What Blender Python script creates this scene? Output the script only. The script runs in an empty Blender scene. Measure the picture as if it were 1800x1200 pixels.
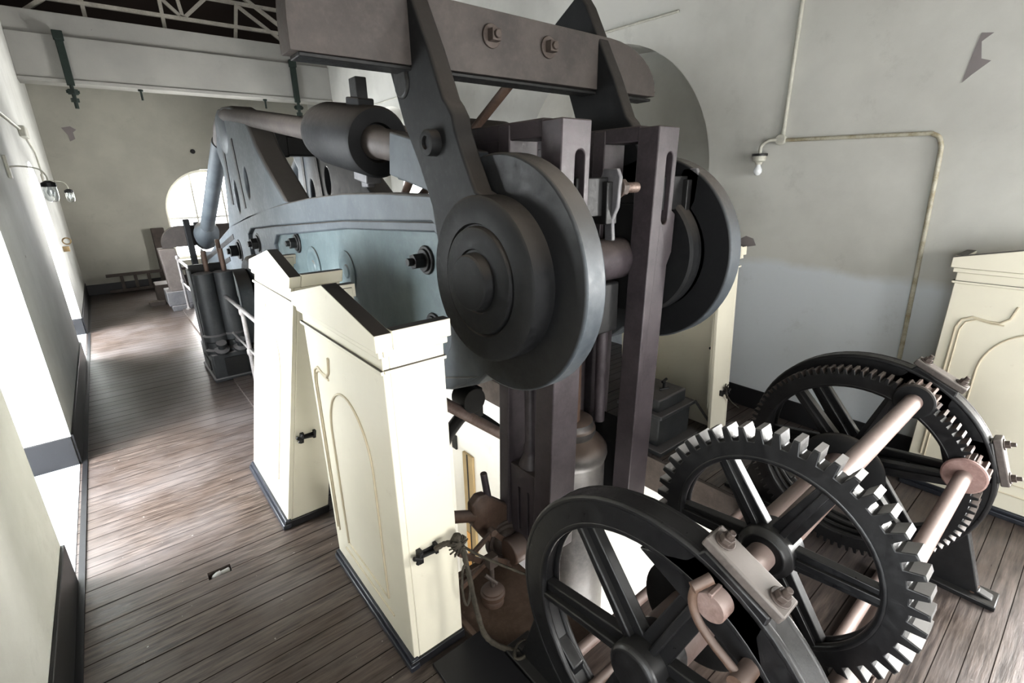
import bpy, bmesh, math, random
from math import sin, cos, pi, radians, sqrt, atan2
from mathutils import Vector, Matrix
random.seed(7)
SC = bpy.context.scene
COL = SC.collection

# ------------------------------------------------------------------ materials
def _n(nt, t, **k):
    n = nt.nodes.new(t)
    for a, v in k.items():
        if a in n.inputs.keys() if hasattr(n.inputs, 'keys') else False:
            n.inputs[a].default_value = v
        else:
            setattr(n, a, v)
    return n

def base_mat(name):
    m = bpy.data.materials.new(name); m.use_nodes = True
    nt = m.node_tree
    b = nt.nodes['Principled BSDF']
    return m, nt, b

def c4(c): return (c[0], c[1], c[2], 1)

def mixc(nt, fac, a, b):
    n = nt.nodes.new('ShaderNodeMix'); n.data_type = 'RGBA'
    for sock, v in ((n.inputs[0], fac), (n.inputs[6], a), (n.inputs[7], b)):
        if hasattr(v, 'links') or isinstance(v, bpy.types.NodeSocket): nt.links.new(v, sock)
        elif isinstance(v, (int, float)): sock.default_value = v
        else: sock.default_value = c4(v)
    return n.outputs[2]

def ramp(nt, fac, lo, hi, a=0.0, b=1.0):
    n = nt.nodes.new('ShaderNodeMapRange'); n.inputs[1].default_value = lo; n.inputs[2].default_value = hi
    n.inputs[3].default_value = a; n.inputs[4].default_value = b
    nt.links.new(fac, n.inputs[0]); return n.outputs[0]

def coords(nt, kind='Object', scale=(1, 1, 1)):
    t = nt.nodes.new('ShaderNodeTexCoord'); mp = nt.nodes.new('ShaderNodeMapping')
    mp.inputs['Scale'].default_value = scale
    nt.links.new(t.outputs[kind], mp.inputs[0]); return mp.outputs[0]

def noise(nt, vec, scale, detail=5, rough=.6):
    n = nt.nodes.new('ShaderNodeTexNoise'); n.inputs['Scale'].default_value = scale
    n.inputs['Detail'].default_value = detail; n.inputs['Roughness'].default_value = rough
    nt.links.new(vec, n.inputs['Vector']); return n.outputs[0]

def bump(nt, b, h, strength=.2, dist=.01):
    n = nt.nodes.new('ShaderNodeBump'); n.inputs['Strength'].default_value = strength; n.inputs['Distance'].default_value = dist
    nt.links.new(h, n.inputs['Height']); nt.links.new(n.outputs[0], b.inputs['Normal'])

def metal_mat(name, c1, c2, rough=.55, sc=4.0, metallic=.0, dust=None, bmp=.15, lo=.4, hi=.68, spec=.5):
    m, nt, b = base_mat(name)
    v = coords(nt)
    n1 = noise(nt, v, sc); n2 = noise(nt, v, sc * 9, 6, .7)
    col = mixc(nt, ramp(nt, n1, lo, hi), c1, c2)
    col = mixc(nt, ramp(nt, n2, .45, .8, 0, .45), col, tuple(min(1, x * 1.5 + .01) for x in c2))
    if dust:
        g = nt.nodes.new('ShaderNodeNewGeometry'); s = nt.nodes.new('ShaderNodeSeparateXYZ')
        nt.links.new(g.outputs['Normal'], s.inputs[0])
        col = mixc(nt, ramp(nt, s.outputs[2], .2, .75, 0, .85), col, dust)
    nt.links.new(col, b.inputs['Base Color'])
    b.inputs['Metallic'].default_value = metallic
    b.inputs['Specular IOR Level'].default_value = spec
    nt.links.new(ramp(nt, n2, .3, .7, rough - .1, rough + .12), b.inputs['Roughness'])
    bump(nt, b, n2, bmp, .006)
    return m

def paint_mat(name, c, rough=.45, var=.06, dirt=(.35, .28, .18), dirt_amt=.25, top=None, bmp=.08, sc=1.5):
    m, nt, b = base_mat(name)
    v = coords(nt)
    n1 = noise(nt, v, sc, 4); n2 = noise(nt, v, 30, 4)
    col = mixc(nt, ramp(nt, n1, .35, .7), c, tuple(x * (1 - var * 2) for x in c))
    col = mixc(nt, ramp(nt, noise(nt, v, 9, 8, .75), .62, .8, 0, dirt_amt), col, dirt)
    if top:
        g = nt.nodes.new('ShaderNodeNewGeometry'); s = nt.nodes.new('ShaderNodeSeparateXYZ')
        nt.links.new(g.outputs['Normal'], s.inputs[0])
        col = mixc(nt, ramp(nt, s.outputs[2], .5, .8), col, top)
    nt.links.new(col, b.inputs['Base Color'])
    b.inputs['Roughness'].default_value = rough
    bump(nt, b, n2, bmp, .004)
    return m

def plaster_mat(name, c, c2, flake=.0, low=None):
    """old limewashed plaster: patchy, lighter repaint below a line, small flaked chips, hairline cracks"""
    m, nt, b = base_mat(name)
    g = nt.nodes.new('ShaderNodeNewGeometry'); v = g.outputs['Position']
    n1 = noise(nt, v, .9, 6, .62); n2 = noise(nt, v, 22, 6, .7)
    col = mixc(nt, ramp(nt, n1, .36, .66), c, c2)
    if low:
        s = nt.nodes.new('ShaderNodeSeparateXYZ'); nt.links.new(v, s.inputs[0])
        add = nt.nodes.new('ShaderNodeMath'); add.operation = 'MULTIPLY_ADD'
        nt.links.new(n1, add.inputs[0]); add.inputs[1].default_value = .25; nt.links.new(s.outputs[2], add.inputs[2])
        f = ramp(nt, add.outputs[0], low[1] - .04 + .12, low[1] + .04 + .12, 1, 0)
        col = mixc(nt, f, col, low[0])
    stain = noise(nt, v, 2.6, 8, .75)
    col = mixc(nt, ramp(nt, stain, .58, .78, 0, .35), col, tuple(x * .62 for x in c2))
    ck = noise(nt, v, 3.1, 3, .5)
    chip = ramp(nt, ck, .775, .785)
    col = mixc(nt, chip, col, (.22, .19, .19))
    nt.links.new(col, b.inputs['Base Color'])
    b.inputs['Roughness'].default_value = .8
    bump(nt, b, n2, .18, .01)
    return m

def floor_mat(name):
    m, nt, b = base_mat(name)
    g = nt.nodes.new('ShaderNodeNewGeometry'); s = nt.nodes.new('ShaderNodeSeparateXYZ')
    nt.links.new(g.outputs['Position'], s.inputs[0])
    def mth(op, a, bb=None, c=None):
        n = nt.nodes.new('ShaderNodeMath'); n.operation = op
        for i, x in enumerate((a, bb, c)):
            if x is None: continue
            if isinstance(x, (int, float)): n.inputs[i].default_value = x
            else: nt.links.new(x, n.inputs[i])
        return n.outputs[0]
    W = .128
    wob = mth('ADD', mth('MULTIPLY', mth('SINE', mth('MULTIPLY', s.outputs[1], 3.3)), .42), mth('MULTIPLY', mth('SINE', mth('MULTIPLY', s.outputs[1], 8.9)), .2))
    t = mth('ADD', mth('DIVIDE', s.outputs[1], W), wob); fl = mth('FLOOR', t); fr = mth('FRACT', t)
    wn = nt.nodes.new('ShaderNodeTexWhiteNoise'); wn.noise_dimensions = '1D'; nt.links.new(fl, wn.inputs['W'])
    cmb = nt.nodes.new('ShaderNodeCombineXYZ')
    nt.links.new(mth('MULTIPLY_ADD', wn.outputs[0], 37.0, s.outputs[0]), cmb.inputs[0]); nt.links.new(s.outputs[1], cmb.inputs[1])
    mp = nt.nodes.new('ShaderNodeMapping'); mp.inputs['Scale'].default_value = (1.2, 14, 1); nt.links.new(cmb.outputs[0], mp.inputs[0])
    grain = noise(nt, mp.outputs[0], 3.2, 8, .68)
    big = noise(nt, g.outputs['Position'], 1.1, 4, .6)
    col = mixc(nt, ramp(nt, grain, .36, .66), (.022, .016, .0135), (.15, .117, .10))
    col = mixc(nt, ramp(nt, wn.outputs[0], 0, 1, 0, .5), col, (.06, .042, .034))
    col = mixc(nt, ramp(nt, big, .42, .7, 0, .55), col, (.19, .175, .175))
    spk = noise(nt, g.outputs['Position'], 38, 2, .5)
    col = mixc(nt, ramp(nt, spk, .74, .77, 0, .55), col, (.5, .49, .47))
    d = mth('ABSOLUTE', mth('SUBTRACT', fr, .5))
    seam = ramp(nt, d, .476, .492)
    col = mixc(nt, seam, col, (.006, .005, .005))
    nt.links.new(col, b.inputs['Base Color'])
    mxr = nt.nodes.new('ShaderNodeMath'); mxr.operation = 'MAXIMUM'
    nt.links.new(ramp(nt, grain, .3, .75, .26, .5), mxr.inputs[0]); nt.links.new(ramp(nt, d, .46, .48, 0, .95), mxr.inputs[1])
    nt.links.new(mxr.outputs[0], b.inputs['Roughness'])
    nt.links.new(ramp(nt, d, .462, .482, .6, .05), b.inputs['Specular IOR Level'])
    b.inputs['Specular IOR Level'].default_value = .6
    bump(nt, b, grain, .3, .006)
    return m

def glass_mat(name, tint=(1, 1, 1), gl=.12):
    m = bpy.data.materials.new(name); m.use_nodes = True; nt = m.node_tree; nt.nodes.clear()
    o = nt.nodes.new('ShaderNodeOutputMaterial'); t = nt.nodes.new('ShaderNodeBsdfTransparent'); g = nt.nodes.new('ShaderNodeBsdfGlossy')
    t.inputs[0].default_value = c4(tint); g.inputs['Roughness'].default_value = .05
    x = nt.nodes.new('ShaderNodeMixShader'); lw = nt.nodes.new('ShaderNodeLayerWeight'); lw.inputs[0].default_value = .25
    mr = nt.nodes.new('ShaderNodeMapRange'); mr.inputs[3].default_value = gl * .4; mr.inputs[4].default_value = min(1, gl * 5)
    nt.links.new(lw.outputs['Facing'], mr.inputs[0]); nt.links.new(mr.outputs[0], x.inputs[0])
    nt.links.new(t.outputs[0], x.inputs[1]); nt.links.new(g.outputs[0], x.inputs[2]); nt.links.new(x.outputs[0], o.inputs[0])
    return m

def emit_mat(name, c, s):
    m = bpy.data.materials.new(name); m.use_nodes = True; nt = m.node_tree; nt.nodes.clear()
    o = nt.nodes.new('ShaderNodeOutputMaterial'); e = nt.nodes.new('ShaderNodeEmission')
    e.inputs[0].default_value = c4(c); e.inputs[1].default_value = s; nt.links.new(e.outputs[0], o.inputs[0]); return m

M = {}
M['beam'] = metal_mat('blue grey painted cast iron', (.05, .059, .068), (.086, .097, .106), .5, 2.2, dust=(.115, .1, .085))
def grease_shade(m):  # darkens side faces round the bearing: grease plus shade put into the colour
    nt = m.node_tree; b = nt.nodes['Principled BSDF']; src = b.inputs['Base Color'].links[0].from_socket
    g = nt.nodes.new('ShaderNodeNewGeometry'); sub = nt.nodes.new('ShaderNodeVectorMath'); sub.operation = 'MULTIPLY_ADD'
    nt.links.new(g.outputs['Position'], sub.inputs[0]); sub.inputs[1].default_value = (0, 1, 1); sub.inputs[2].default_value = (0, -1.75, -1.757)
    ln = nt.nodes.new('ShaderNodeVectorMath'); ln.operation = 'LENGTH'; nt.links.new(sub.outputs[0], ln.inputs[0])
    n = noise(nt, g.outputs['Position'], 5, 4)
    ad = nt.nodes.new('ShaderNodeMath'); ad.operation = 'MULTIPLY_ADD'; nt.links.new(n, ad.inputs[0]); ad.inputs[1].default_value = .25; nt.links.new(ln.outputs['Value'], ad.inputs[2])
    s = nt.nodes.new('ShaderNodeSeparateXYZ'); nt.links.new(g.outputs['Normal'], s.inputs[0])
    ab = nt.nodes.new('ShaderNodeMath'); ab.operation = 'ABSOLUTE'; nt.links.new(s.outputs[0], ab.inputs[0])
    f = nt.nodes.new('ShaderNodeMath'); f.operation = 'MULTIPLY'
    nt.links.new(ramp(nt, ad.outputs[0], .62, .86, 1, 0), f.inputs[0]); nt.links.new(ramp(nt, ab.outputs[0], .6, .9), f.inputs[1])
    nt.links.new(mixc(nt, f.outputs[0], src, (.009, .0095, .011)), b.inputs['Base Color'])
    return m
grease_shade(M['beam'])
M['beam_web'] = metal_mat('green blue painted web', (.056, .078, .084), (.10, .128, .132), .5, 2.6, dust=(.12, .105, .09))
M['iron'] = metal_mat('dark grey cast iron', (.008, .0083, .0092), (.017, .0175, .0185), .6, 3.0, spec=.3, dust=(.085, .074, .064))
M['iron_rust'] = metal_mat('dusty brown iron', (.054, .046, .043), (.085, .072, .066), .62, 3.0, dust=(.13, .11, .095))
M['link'] = metal_mat('purple brown wrought iron', (.042, .034, .038), (.07, .058, .063), .45, 5.0, dust=(.1, .082, .074))
M['dark'] = metal_mat('blackened iron', (.007, .007, .0075), (.013, .0125, .012), .5, 4.0)
M['winch'] = metal_mat('black painted cast iron', (.006, .006, .007), (.014, .014, .015), .36, 3.0, dust=(.03, .029, .028))
M['tooth'] = metal_mat('pale grey iron', (.06, .06, .06), (.17, .165, .16), .42, 7.0, dust=(.3, .29, .28))
M['rust'] = metal_mat('rusty steel shaft', (.17, .115, .098), (.26, .2, .185), .5, 6.0, dust=(.3, .24, .22))
M['rust_dark'] = metal_mat('dark rust', (.075, .045, .032), (.13, .085, .062), .55, 5.0, dust=(.16, .125, .11))
M['flange'] = metal_mat('pink rust primer', (.24, .15, .135), (.33, .23, .21), .6, 8.0)
M['grey'] = metal_mat('grey painted iron', (.10, .10, .105), (.15, .145, .15), .5, 4.0, dust=(.26, .24, .24))
M['cap'] = metal_mat('grey brown cap iron', (.085, .072, .066), (.14, .122, .112), .5, 6.0, dust=(.2, .18, .165))
M['pot'] = metal_mat('dull bronze grey', (.05, .047, .048), (.095, .088, .082), .42, 3.5, dust=(.14, .105, .085), metallic=.2)
M['pump'] = metal_mat('grey green pump iron', (.02, .022, .024), (.038, .04, .041), .55, 5.0, dust=(.15, .14, .14))
M['plate'] = metal_mat('brown oily floor plate', (.085, .058, .042), (.14, .10, .078), .42, 4.0)
M['bolt'] = metal_mat('rusted bolt', (.06, .045, .038), (.10, .08, .07), .5, 9.0)
M['thread'] = metal_mat('bare threaded steel', (.18, .13, .11), (.3, .24, .21), .4, 20.0, metallic=.4)
M['rail'] = metal_mat('worn grey handrail', (.16, .15, .15), (.26, .24, .23), .4, 6.0)
M['brass'] = metal_mat('tarnished brass', (.2, .14, .07), (.3, .22, .12), .35, 8.0, metallic=.6)
M['green'] = metal_mat('dark green hanger', (.010, .02, .016), (.018, .034, .026), .5, 5.0)
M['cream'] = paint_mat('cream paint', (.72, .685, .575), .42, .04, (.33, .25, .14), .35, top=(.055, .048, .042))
M['cream_shade'] = paint_mat('cream paint with moulding shadow', (.58, .52, .40), .5, .06, (.25, .2, .12), .3)  # darker cream paints in the shadow along the mouldings
M['blackpaint'] = paint_mat('black skirting paint', (.016, .016, .018), .4, .1, (.1, .1, .1), .2)
M['kerb'] = paint_mat('blue black plinth paint', (.03, .033, .042), .35, .1, (.14, .14, .16), .3)
M['wall'] = plaster_mat('aged white limewash', (.64, .64, .61), (.53, .53, .50))
M['wall_r'] = plaster_mat('aged white limewash above pale dado', (.59, .585, .55), (.49, .485, .455), low=((.64, .67, .70), 1.42))
M['wall_b'] = plaster_mat('yellowed limewash', (.46, .45, .395), (.38, .37, .325))
M['white'] = plaster_mat('clean white limewash', (.74, .735, .70), (.68, .67, .63))
M['pitwhite'] = plaster_mat('white pit wall', (.8, .79, .75), (.75, .74, .69))
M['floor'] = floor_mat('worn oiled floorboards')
M['roof'] = paint_mat('dark stained roof boards', (.028, .016, .012), .7, .15, (.05, .03, .02), .3)
M['truss'] = metal_mat('cream grey roof steel', (.34, .32, .28), (.44, .42, .37), .6, 5.0)
M['girder'] = plaster_mat('grey white girder paint', (.42, .415, .39), (.36, .355, .335))
M['conduit'] = metal_mat('white painted conduit', (.42, .41, .36), (.52, .51, .45), .5, 4.0, lo=.3, hi=.6)
M['conduit_rust'] = metal_mat('rust flecked conduit', (.3, .25, .16), (.48, .46, .38), .5, 14.0, lo=.35, hi=.6)
M['timber'] = metal_mat('old dark timber', (.05, .038, .032), (.085, .068, .058), .65, 6.0, dust=(.13, .11, .1))
M['padtimber'] = metal_mat('grey brown timber pad', (.10, .085, .078), (.14, .12, .11), .65, 6.0, dust=(.2, .17, .15))
M['tan'] = paint_mat('tan door edge', (.42, .32, .17), .5, .1, (.2, .14, .08), .3)
M['amber'] = paint_mat('painted amber glow', (.75, .42, .12), .4, .1)
M['cordm'] = metal_mat('frayed brown cord', (.035, .03, .022), (.07, .06, .045), .9, 30.0)
M['glass'] = glass_mat('window glass')
M['jar'] = glass_mat('lamp jar glass', (.93, .95, .95), .35)
M['bulb'] = paint_mat('pearl bulb', (.8, .82, .84), .15, .0)
M['chip'] = paint_mat('bare plaster where paint has flaked', (.26, .235, .235), .9, .1)

# ------------------------------------------------------------------ mesh builder
class MB:
    def __init__(s): s.v = []; s.f = []
    def add(s, vs, fs):
        o = len(s.v); s.v += [tuple(x) for x in vs]; s.f += [tuple(i + o for i in q) for q in fs]; return s
    def box(s, x0, x1, y0, y1, z0, z1):
        return s.add([(x0, y0, z0), (x1, y0, z0), (x1, y1, z0), (x0, y1, z0), (x0, y0, z1), (x1, y0, z1), (x1, y1, z1), (x0, y1, z1)],
                     [(0, 3, 2, 1), (4, 5, 6, 7), (0, 1, 5, 4), (1, 2, 6, 5), (2, 3, 7, 6), (3, 0, 4, 7)])
    def obox(s, c, size, mat):
        """box of given size about c turned by a 3x3 matrix"""
        a, b, d = (x / 2 for x in size); c = Vector(c)
        P = [c + mat @ Vector(p) for p in ((-a, -b, -d), (a, -b, -d), (a, b, -d), (-a, b, -d), (-a, -b, d), (a, -b, d), (a, b, d), (-a, b, d))]
        return s.add(P, [(0, 3, 2, 1), (4, 5, 6, 7), (0, 1, 5, 4), (1, 2, 6, 5), (2, 3, 7, 6), (3, 0, 4, 7)])
    def bar(s, p0, p1, w, h, up=(0, 0, 1), w1=None, h1=None):
        """rectangular bar from p0 to p1, w across and h along up, may taper"""
        p0, p1 = Vector(p0), Vector(p1); d = (p1 - p0).normalized(); u = Vector(up); x = d.cross(u).normalized(); u = x.cross(d)
        w1 = w if w1 is None else w1; h1 = h if h1 is None else h1
        P = []
        for p, ww, hh in ((p0, w, h), (p1, w1, h1)):
            for a, b in ((-1, -1), (1, -1), (1, 1), (-1, 1)): P.append(p + x * a * ww / 2 + u * b * hh / 2)
        return s.add(P, [(0, 3, 2, 1), (4, 5, 6, 7), (0, 1, 5, 4), (1, 2, 6, 5), (2, 3, 7, 6), (3, 0, 4, 7)])
    def cyl(s, p0, p1, r, r1=None, n=32, cap=True):
        p0, p1 = Vector(p0), Vector(p1); r1 = r if r1 is None else r1
        d = (p1 - p0).normalized(); a = d.orthogonal().normalized(); b = d.cross(a)
        P = [p0 + (a * cos(2 * pi * i / n) + b * sin(2 * pi * i / n)) * r for i in range(n)] + \
            [p1 + (a * cos(2 * pi * i / n) + b * sin(2 * pi * i / n)) * r1 for i in range(n)]
        F = [(i, (i + 1) % n, n + (i + 1) % n, n + i) for i in range(n)]
        if cap: F += [tuple(range(n - 1, -1, -1)), tuple(range(n, 2 * n))]
        return s.add(P, F)
    def lathe(s, p0, axis, prof, n=40):
        """prof: list of (distance along axis, radius); closed with caps where radius > 0"""
        p0 = Vector(p0); d = Vector(axis).normalized(); a = d.orthogonal().normalized(); b = d.cross(a)
        P = []
        for t, r in prof:
            for i in range(n): P.append(p0 + d * t + (a * cos(2 * pi * i / n) + b * sin(2 * pi * i / n)) * max(r, 1e-4))
        F = []
        for k in range(len(prof) - 1):
            for i in range(n): F.append((k * n + i, k * n + (i + 1) % n, (k + 1) * n + (i + 1) % n, (k + 1) * n + i))
        F.append(tuple(range(n - 1, -1, -1))); F.append(tuple((len(prof) - 1) * n + i for i in range(n)))
        return s.add(P, F)
    def tube(s, pts, r, n=10, closed=False):
        pts = [Vector(p) for p in pts]; N = len(pts); P = []; a = None
        for i, p in enumerate(pts):
            if closed: d = pts[(i + 1) % N] - pts[i - 1]
            else: d = pts[min(i + 1, N - 1)] - pts[max(i - 1, 0)]
            d.normalize()
            a = d.orthogonal() if a is None else a - d * a.dot(d)
            a.normalize(); b = d.cross(a)
            rr = r[i] if isinstance(r, (list, tuple)) else r
            P += [p + (a * cos(2 * pi * k / n) + b * sin(2 * pi * k / n)) * rr for k in range(n)]
        F = []
        for i in range(N if closed else N - 1):
            j = (i + 1) % N
            for k in range(n): F.append((i * n + k, i * n + (k + 1) % n, j * n + (k + 1) % n, j * n + k))
        if not closed: F += [tuple(range(n - 1, -1, -1)), tuple((N - 1) * n + k for k in range(n))]
        return s.add(P, F)
    def prism(s, poly, axis, a, b, holes=()):
        """extrude a 2-D outline (with holes) along an axis from a to b"""
        bm = bmesh.new(); ed = []
        for loop in [poly] + list(holes):
            vs = [bm.verts.new((p[0], p[1], 0)) for p in loop]
            for i in range(len(vs)): ed.append(bm.edges.new((vs[i], vs[(i + 1) % len(vs)])))
        if holes: bmesh.ops.triangle_fill(bm, use_beauty=True, use_dissolve=False, edges=ed)
        else: bm.faces.new(list(bm.verts))
        r = bmesh.ops.extrude_face_region(bm, geom=list(bm.faces))
        for e in r['geom']:
            if isinstance(e, bmesh.types.BMVert): e.co.z = 1
        bmesh.ops.recalc_face_normals(bm, faces=bm.faces)
        bm.verts.index_update()
        def mp(c):
            t = a + (b - a) * c.z
            return (t, c.x, c.y) if axis == 'x' else (c.x, t, c.y) if axis == 'y' else (c.x, c.y, t)
        s.add([mp(v.co) for v in bm.verts], [tuple(v.index for v in f.verts) for f in bm.faces])
        bm.free(); return s
    def nut(s, p, axis, r=.03, h=.03, n=6, washer=True, stud=.02):
        p = Vector(p); d = Vector(axis).normalized()
        if washer: s.cyl(p, p + d * h * .25, r * 1.45, n=20)
        s.cyl(p + d * h * .2, p + d * (h * 1.2), r, n=n)
        if stud: s.cyl(p + d * h, p + d * (h * 1.2 + stud), r * .5, n=14)
        return s
    def xform(s, fn): s.v = [tuple(fn(Vector(p))) for p in s.v]; return s

ORG = {}
def obj(name, mb, mat, parent=None, bevel=.0, seg=2, smooth=40, label=None, loc=None):
    me = bpy.data.meshes.new(name)
    if parent is not None: o0 = Vector(ORG[parent.name])
    else: o0 = Vector(loc) if loc is not None else Vector((0, 0, 0))
    me.from_pydata([tuple(Vector(p) - o0) for p in mb.v], [], mb.f); me.update()
    bm = bmesh.new(); bm.from_mesh(me); bmesh.ops.recalc_face_normals(bm, faces=bm.faces); bm.to_mesh(me); bm.free()
    o = bpy.data.objects.new(name, me); COL.objects.link(o)
    me.materials.append(mat)
    me.set_sharp_from_angle(angle=radians(smooth)); me.shade_smooth() if False else None
    for p in me.polygons: p.use_smooth = True
    if bevel:
        md = o.modifiers.new('edge', 'BEVEL'); md.width = bevel; md.segments = seg; md.limit_method = 'ANGLE'; md.angle_limit = radians(42)
        md.harden_normals = False
    if parent is not None: o.parent = parent
    else: o.location = o0
    ORG[o.name] = o0
    if label: o['label'] = label
    return o

def thing(name, label, cat, loc=(0, 0, 0), group=None):
    o = bpy.data.objects.new(name, None); COL.objects.link(o); o.location = loc; o.empty_display_size = .1
    o['label'] = label; o['category'] = cat
    if group: o['group'] = group
    ORG[o.name] = Vector(loc); return o

def tag(o, label, cat, group=None, kind=None):
    o['label'] = label; o['category'] = cat
    if group: o['group'] = group
    if kind: o['kind'] = kind
    return o

def struct(name, mb, mat, parent=None, bevel=0, label=None):
    o = obj(name, mb, mat, parent, bevel)
    if parent is None: o['kind'] = 'structure'
    if label: o['label'] = label
    return o

def arc(cx, cy, r, a0, a1, n): return [(cx + r * cos(radians(a0 + (a1 - a0) * i / n)), cy + r * sin(radians(a0 + (a1 - a0) * i / n))) for i in range(n + 1)]
def arch(c, hw, z0, spring, n=20): return [(c - hw, z0), (c + hw, z0)] + arc(c, spring, hw, 0, 180, n)
def rrect(x0, x1, z0, z1, r, n=5):
    return arc(x1 - r, z0 + r, r, -90, 0, n) + arc(x1 - r, z1 - r, r, 0, 90, n) + arc(x0 + r, z1 - r, r, 90, 180, n) + arc(x0 + r, z0 + r, r, 180, 270, n)
def circle(cx, cy, r, n=32): return arc(cx, cy, r, 0, 360 - 360 / n, n - 1)

def smoothpath(pts, n=6):
    P = [Vector(p) for p in pts]; out = []
    for i in range(len(P) - 1):
        p0, p1, p2, p3 = P[max(i - 1, 0)], P[i], P[i + 1], P[min(i + 2, len(P) - 1)]
        for k in range(n):
            t = k / n
            out.append(.5 * ((2 * p1) + (p2 - p0) * t + (2 * p0 - 5 * p1 + 4 * p2 - p3) * t * t + (3 * p1 - p0 - 3 * p2 + p3) * t ** 3))
    return out + [P[-1]]

# ------------------------------------------------------------------ camera
F, PITCH, YAW, ROLL = 858.26, .32062, .67945, -.01986
fw = Vector((sin(YAW) * cos(PITCH), cos(YAW) * cos(PITCH), -sin(PITCH)))
rt = Vector((cos(YAW), -sin(YAW), 0)); up = rt.cross(fw)
rt, up = rt * cos(ROLL) + up * sin(ROLL), -rt * sin(ROLL) + up * cos(ROLL)
cd = bpy.data.cameras.new('camera'); cam = bpy.data.objects.new('camera', cd); COL.objects.link(cam)
cam.matrix_world = Matrix(((rt.x, up.x, -fw.x, 0), (rt.y, up.y, -fw.y, 0), (rt.z, up.z, -fw.z, 2.2), (0, 0, 0, 1)))
cd.sensor_width = 36; cd.lens = F / 1800 * 36; cd.clip_start = .02; cd.clip_end = 100
SC.camera = cam

# ------------------------------------------------------------------ room
XL, XR, YB, YF, ZW = -.58, 4.6, 13.69, -3.2, 5.0
TH = .72
LW = [(-.75, .83), (4.25, .84), (9.2, .82)]          # left windows: centre, half width; first is unseen, added for its light
RW = [(3.98, 1.34), (9.3, 1.34)]                      # right arched recesses
struct('wall_left', MB().prism([(YF, -.12), (YB, -.12), (YB, ZW), (YF, ZW)], 'x', XL - TH, XL, [arch(c, h, -.06, 1.72) for c, h in LW]), M['wall'])
RWH = [arch(c, h, -.06, 2.2, 28) for c, h in RW] + [arch(-1.55, .85, .5, 2.0)]
struct('wall_right', MB().prism([(YF, -.12), (YB, -.12), (YB, ZW), (YF, ZW)], 'x', XR, XR + .6, RWH), M['wall_r'])
# blind backs of the two big recesses, the farther one pierced by a small window
struct('wall_right_recess', MB().prism([(2.4, -.1), (5.6, -.1), (5.6, 3.8), (2.4, 3.8)], 'x', XR + .6, XR + .8), M['wall_r'])
struct('wall_right_recess', MB().prism([(7.7, -.1), (10.9, -.1), (10.9, 3.8), (7.7, 3.8)], 'x', XR + .6, XR + .8, [arch(9.3, .8, .6, 1.9)]), M['wall_r'])
struct('wall_back', MB().prism([(XL - TH, -.12), (XR + .6, -.12), (XR + .6, ZW), (XL - TH, ZW)], 'y', YB, YB + .5, [arch(2.08, .93, .55, 1.62, 28)]), M['wall_b'])
struct('wall_front', MB().prism([(XL - TH, -.12), (XR + .6, -.12), (XR + .6, ZW), (XL - TH, ZW)], 'y', YF - .5, YF, [arch(.6, .8, .7, 2.2), arch(3.0, .9, .7, 2.2)]), M['white'])

# floor with the engine pit and a small socket hole
PX0, PX1, PY0, PY1 = .98, 3.12, 1.22, 5.3
fl = MB().prism([(XL - TH, YF - .5), (XR + .6, YF - .5), (XR + .6, YB + .5), (XL - TH, YB + .5)], 'z', -.1, 0,
                [[(PX0, PY0), (PX1, PY0), (PX1, PY1), (PX0, PY1)], [(.035, 2.915), (.155, 2.915), (.155, 2.985), (.035, 2.985)]])
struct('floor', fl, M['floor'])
# the lower storey seen through the pit
struct('wall_pit_right', MB().box(PX1 + .04, PX1 + .16, PY0 - 1.0, PY1 + .1, -3.6, -.13), M['pitwhite'])
struct('wall_pit_left', MB().box(PX0 - .5, PX0 - .4, PY0 - 1.0, PY1 + .1, -3.6, -.13), M['pitwhite'])
struct('wall_pit_back', MB().prism([(PX0 - .5, -3.6), (PX1 + .16, -3.6), (PX1 + .16, -.13), (PX0 - .5, -.13)], 'y', PY1, PY1 + .12), M['pitwhite'])
struct('wall_pit_front', MB().box(PX0 - .5, PX1 + .16, PY0 - 1.1, PY0 - 1.0, -3.6, -.13), M['pitwhite'])
struct('floor_lower', MB().box(PX0 - .5, PX1 + .16, PY0 - 1.1, PY1 + .12, -3.75, -3.6), M['floor'])
struct('trim_pit_edge', MB().box(PX1 - .03, PX1, PY0, PY1, -.3, -.004), M['timber'], bevel=.004)
struct('trim_pit_edge', MB().box(PX0, PX0 + .02, PY0, PY1, -.3, -.004), M['timber'])
struct('trim_pit_edge', MB().box(PX0, PX1, PY0, PY0 + .02, -.25, -.004), M['timber'])

# roof: dark boarded hipped roof
zr = 8.0
rb = MB().add([(XL - TH, YF - .5, ZW), (XR + .6, YF - .5, ZW), (XR + .6, YB + .5, ZW), (XL - TH, YB + .5, ZW), (2.0, 1, zr), (2.0, 9.5, zr)],
              [(0, 1, 4), (1, 2, 5, 4), (2, 3, 5), (3, 0, 4, 5)])
struct('ceiling', rb, M['roof'])

# worn white paint on the floor of the window bays
M['sill'] = paint_mat('worn white and black paint', (.62, .64, .68), .4, .1, (.05, .05, .06), .9, sc=3)
for c, h in LW: struct('trim_bay_floor', MB().box(XL - TH + .1, XL, c - h + .02, c + h - .02, 0, .006), M['sill'])
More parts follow.
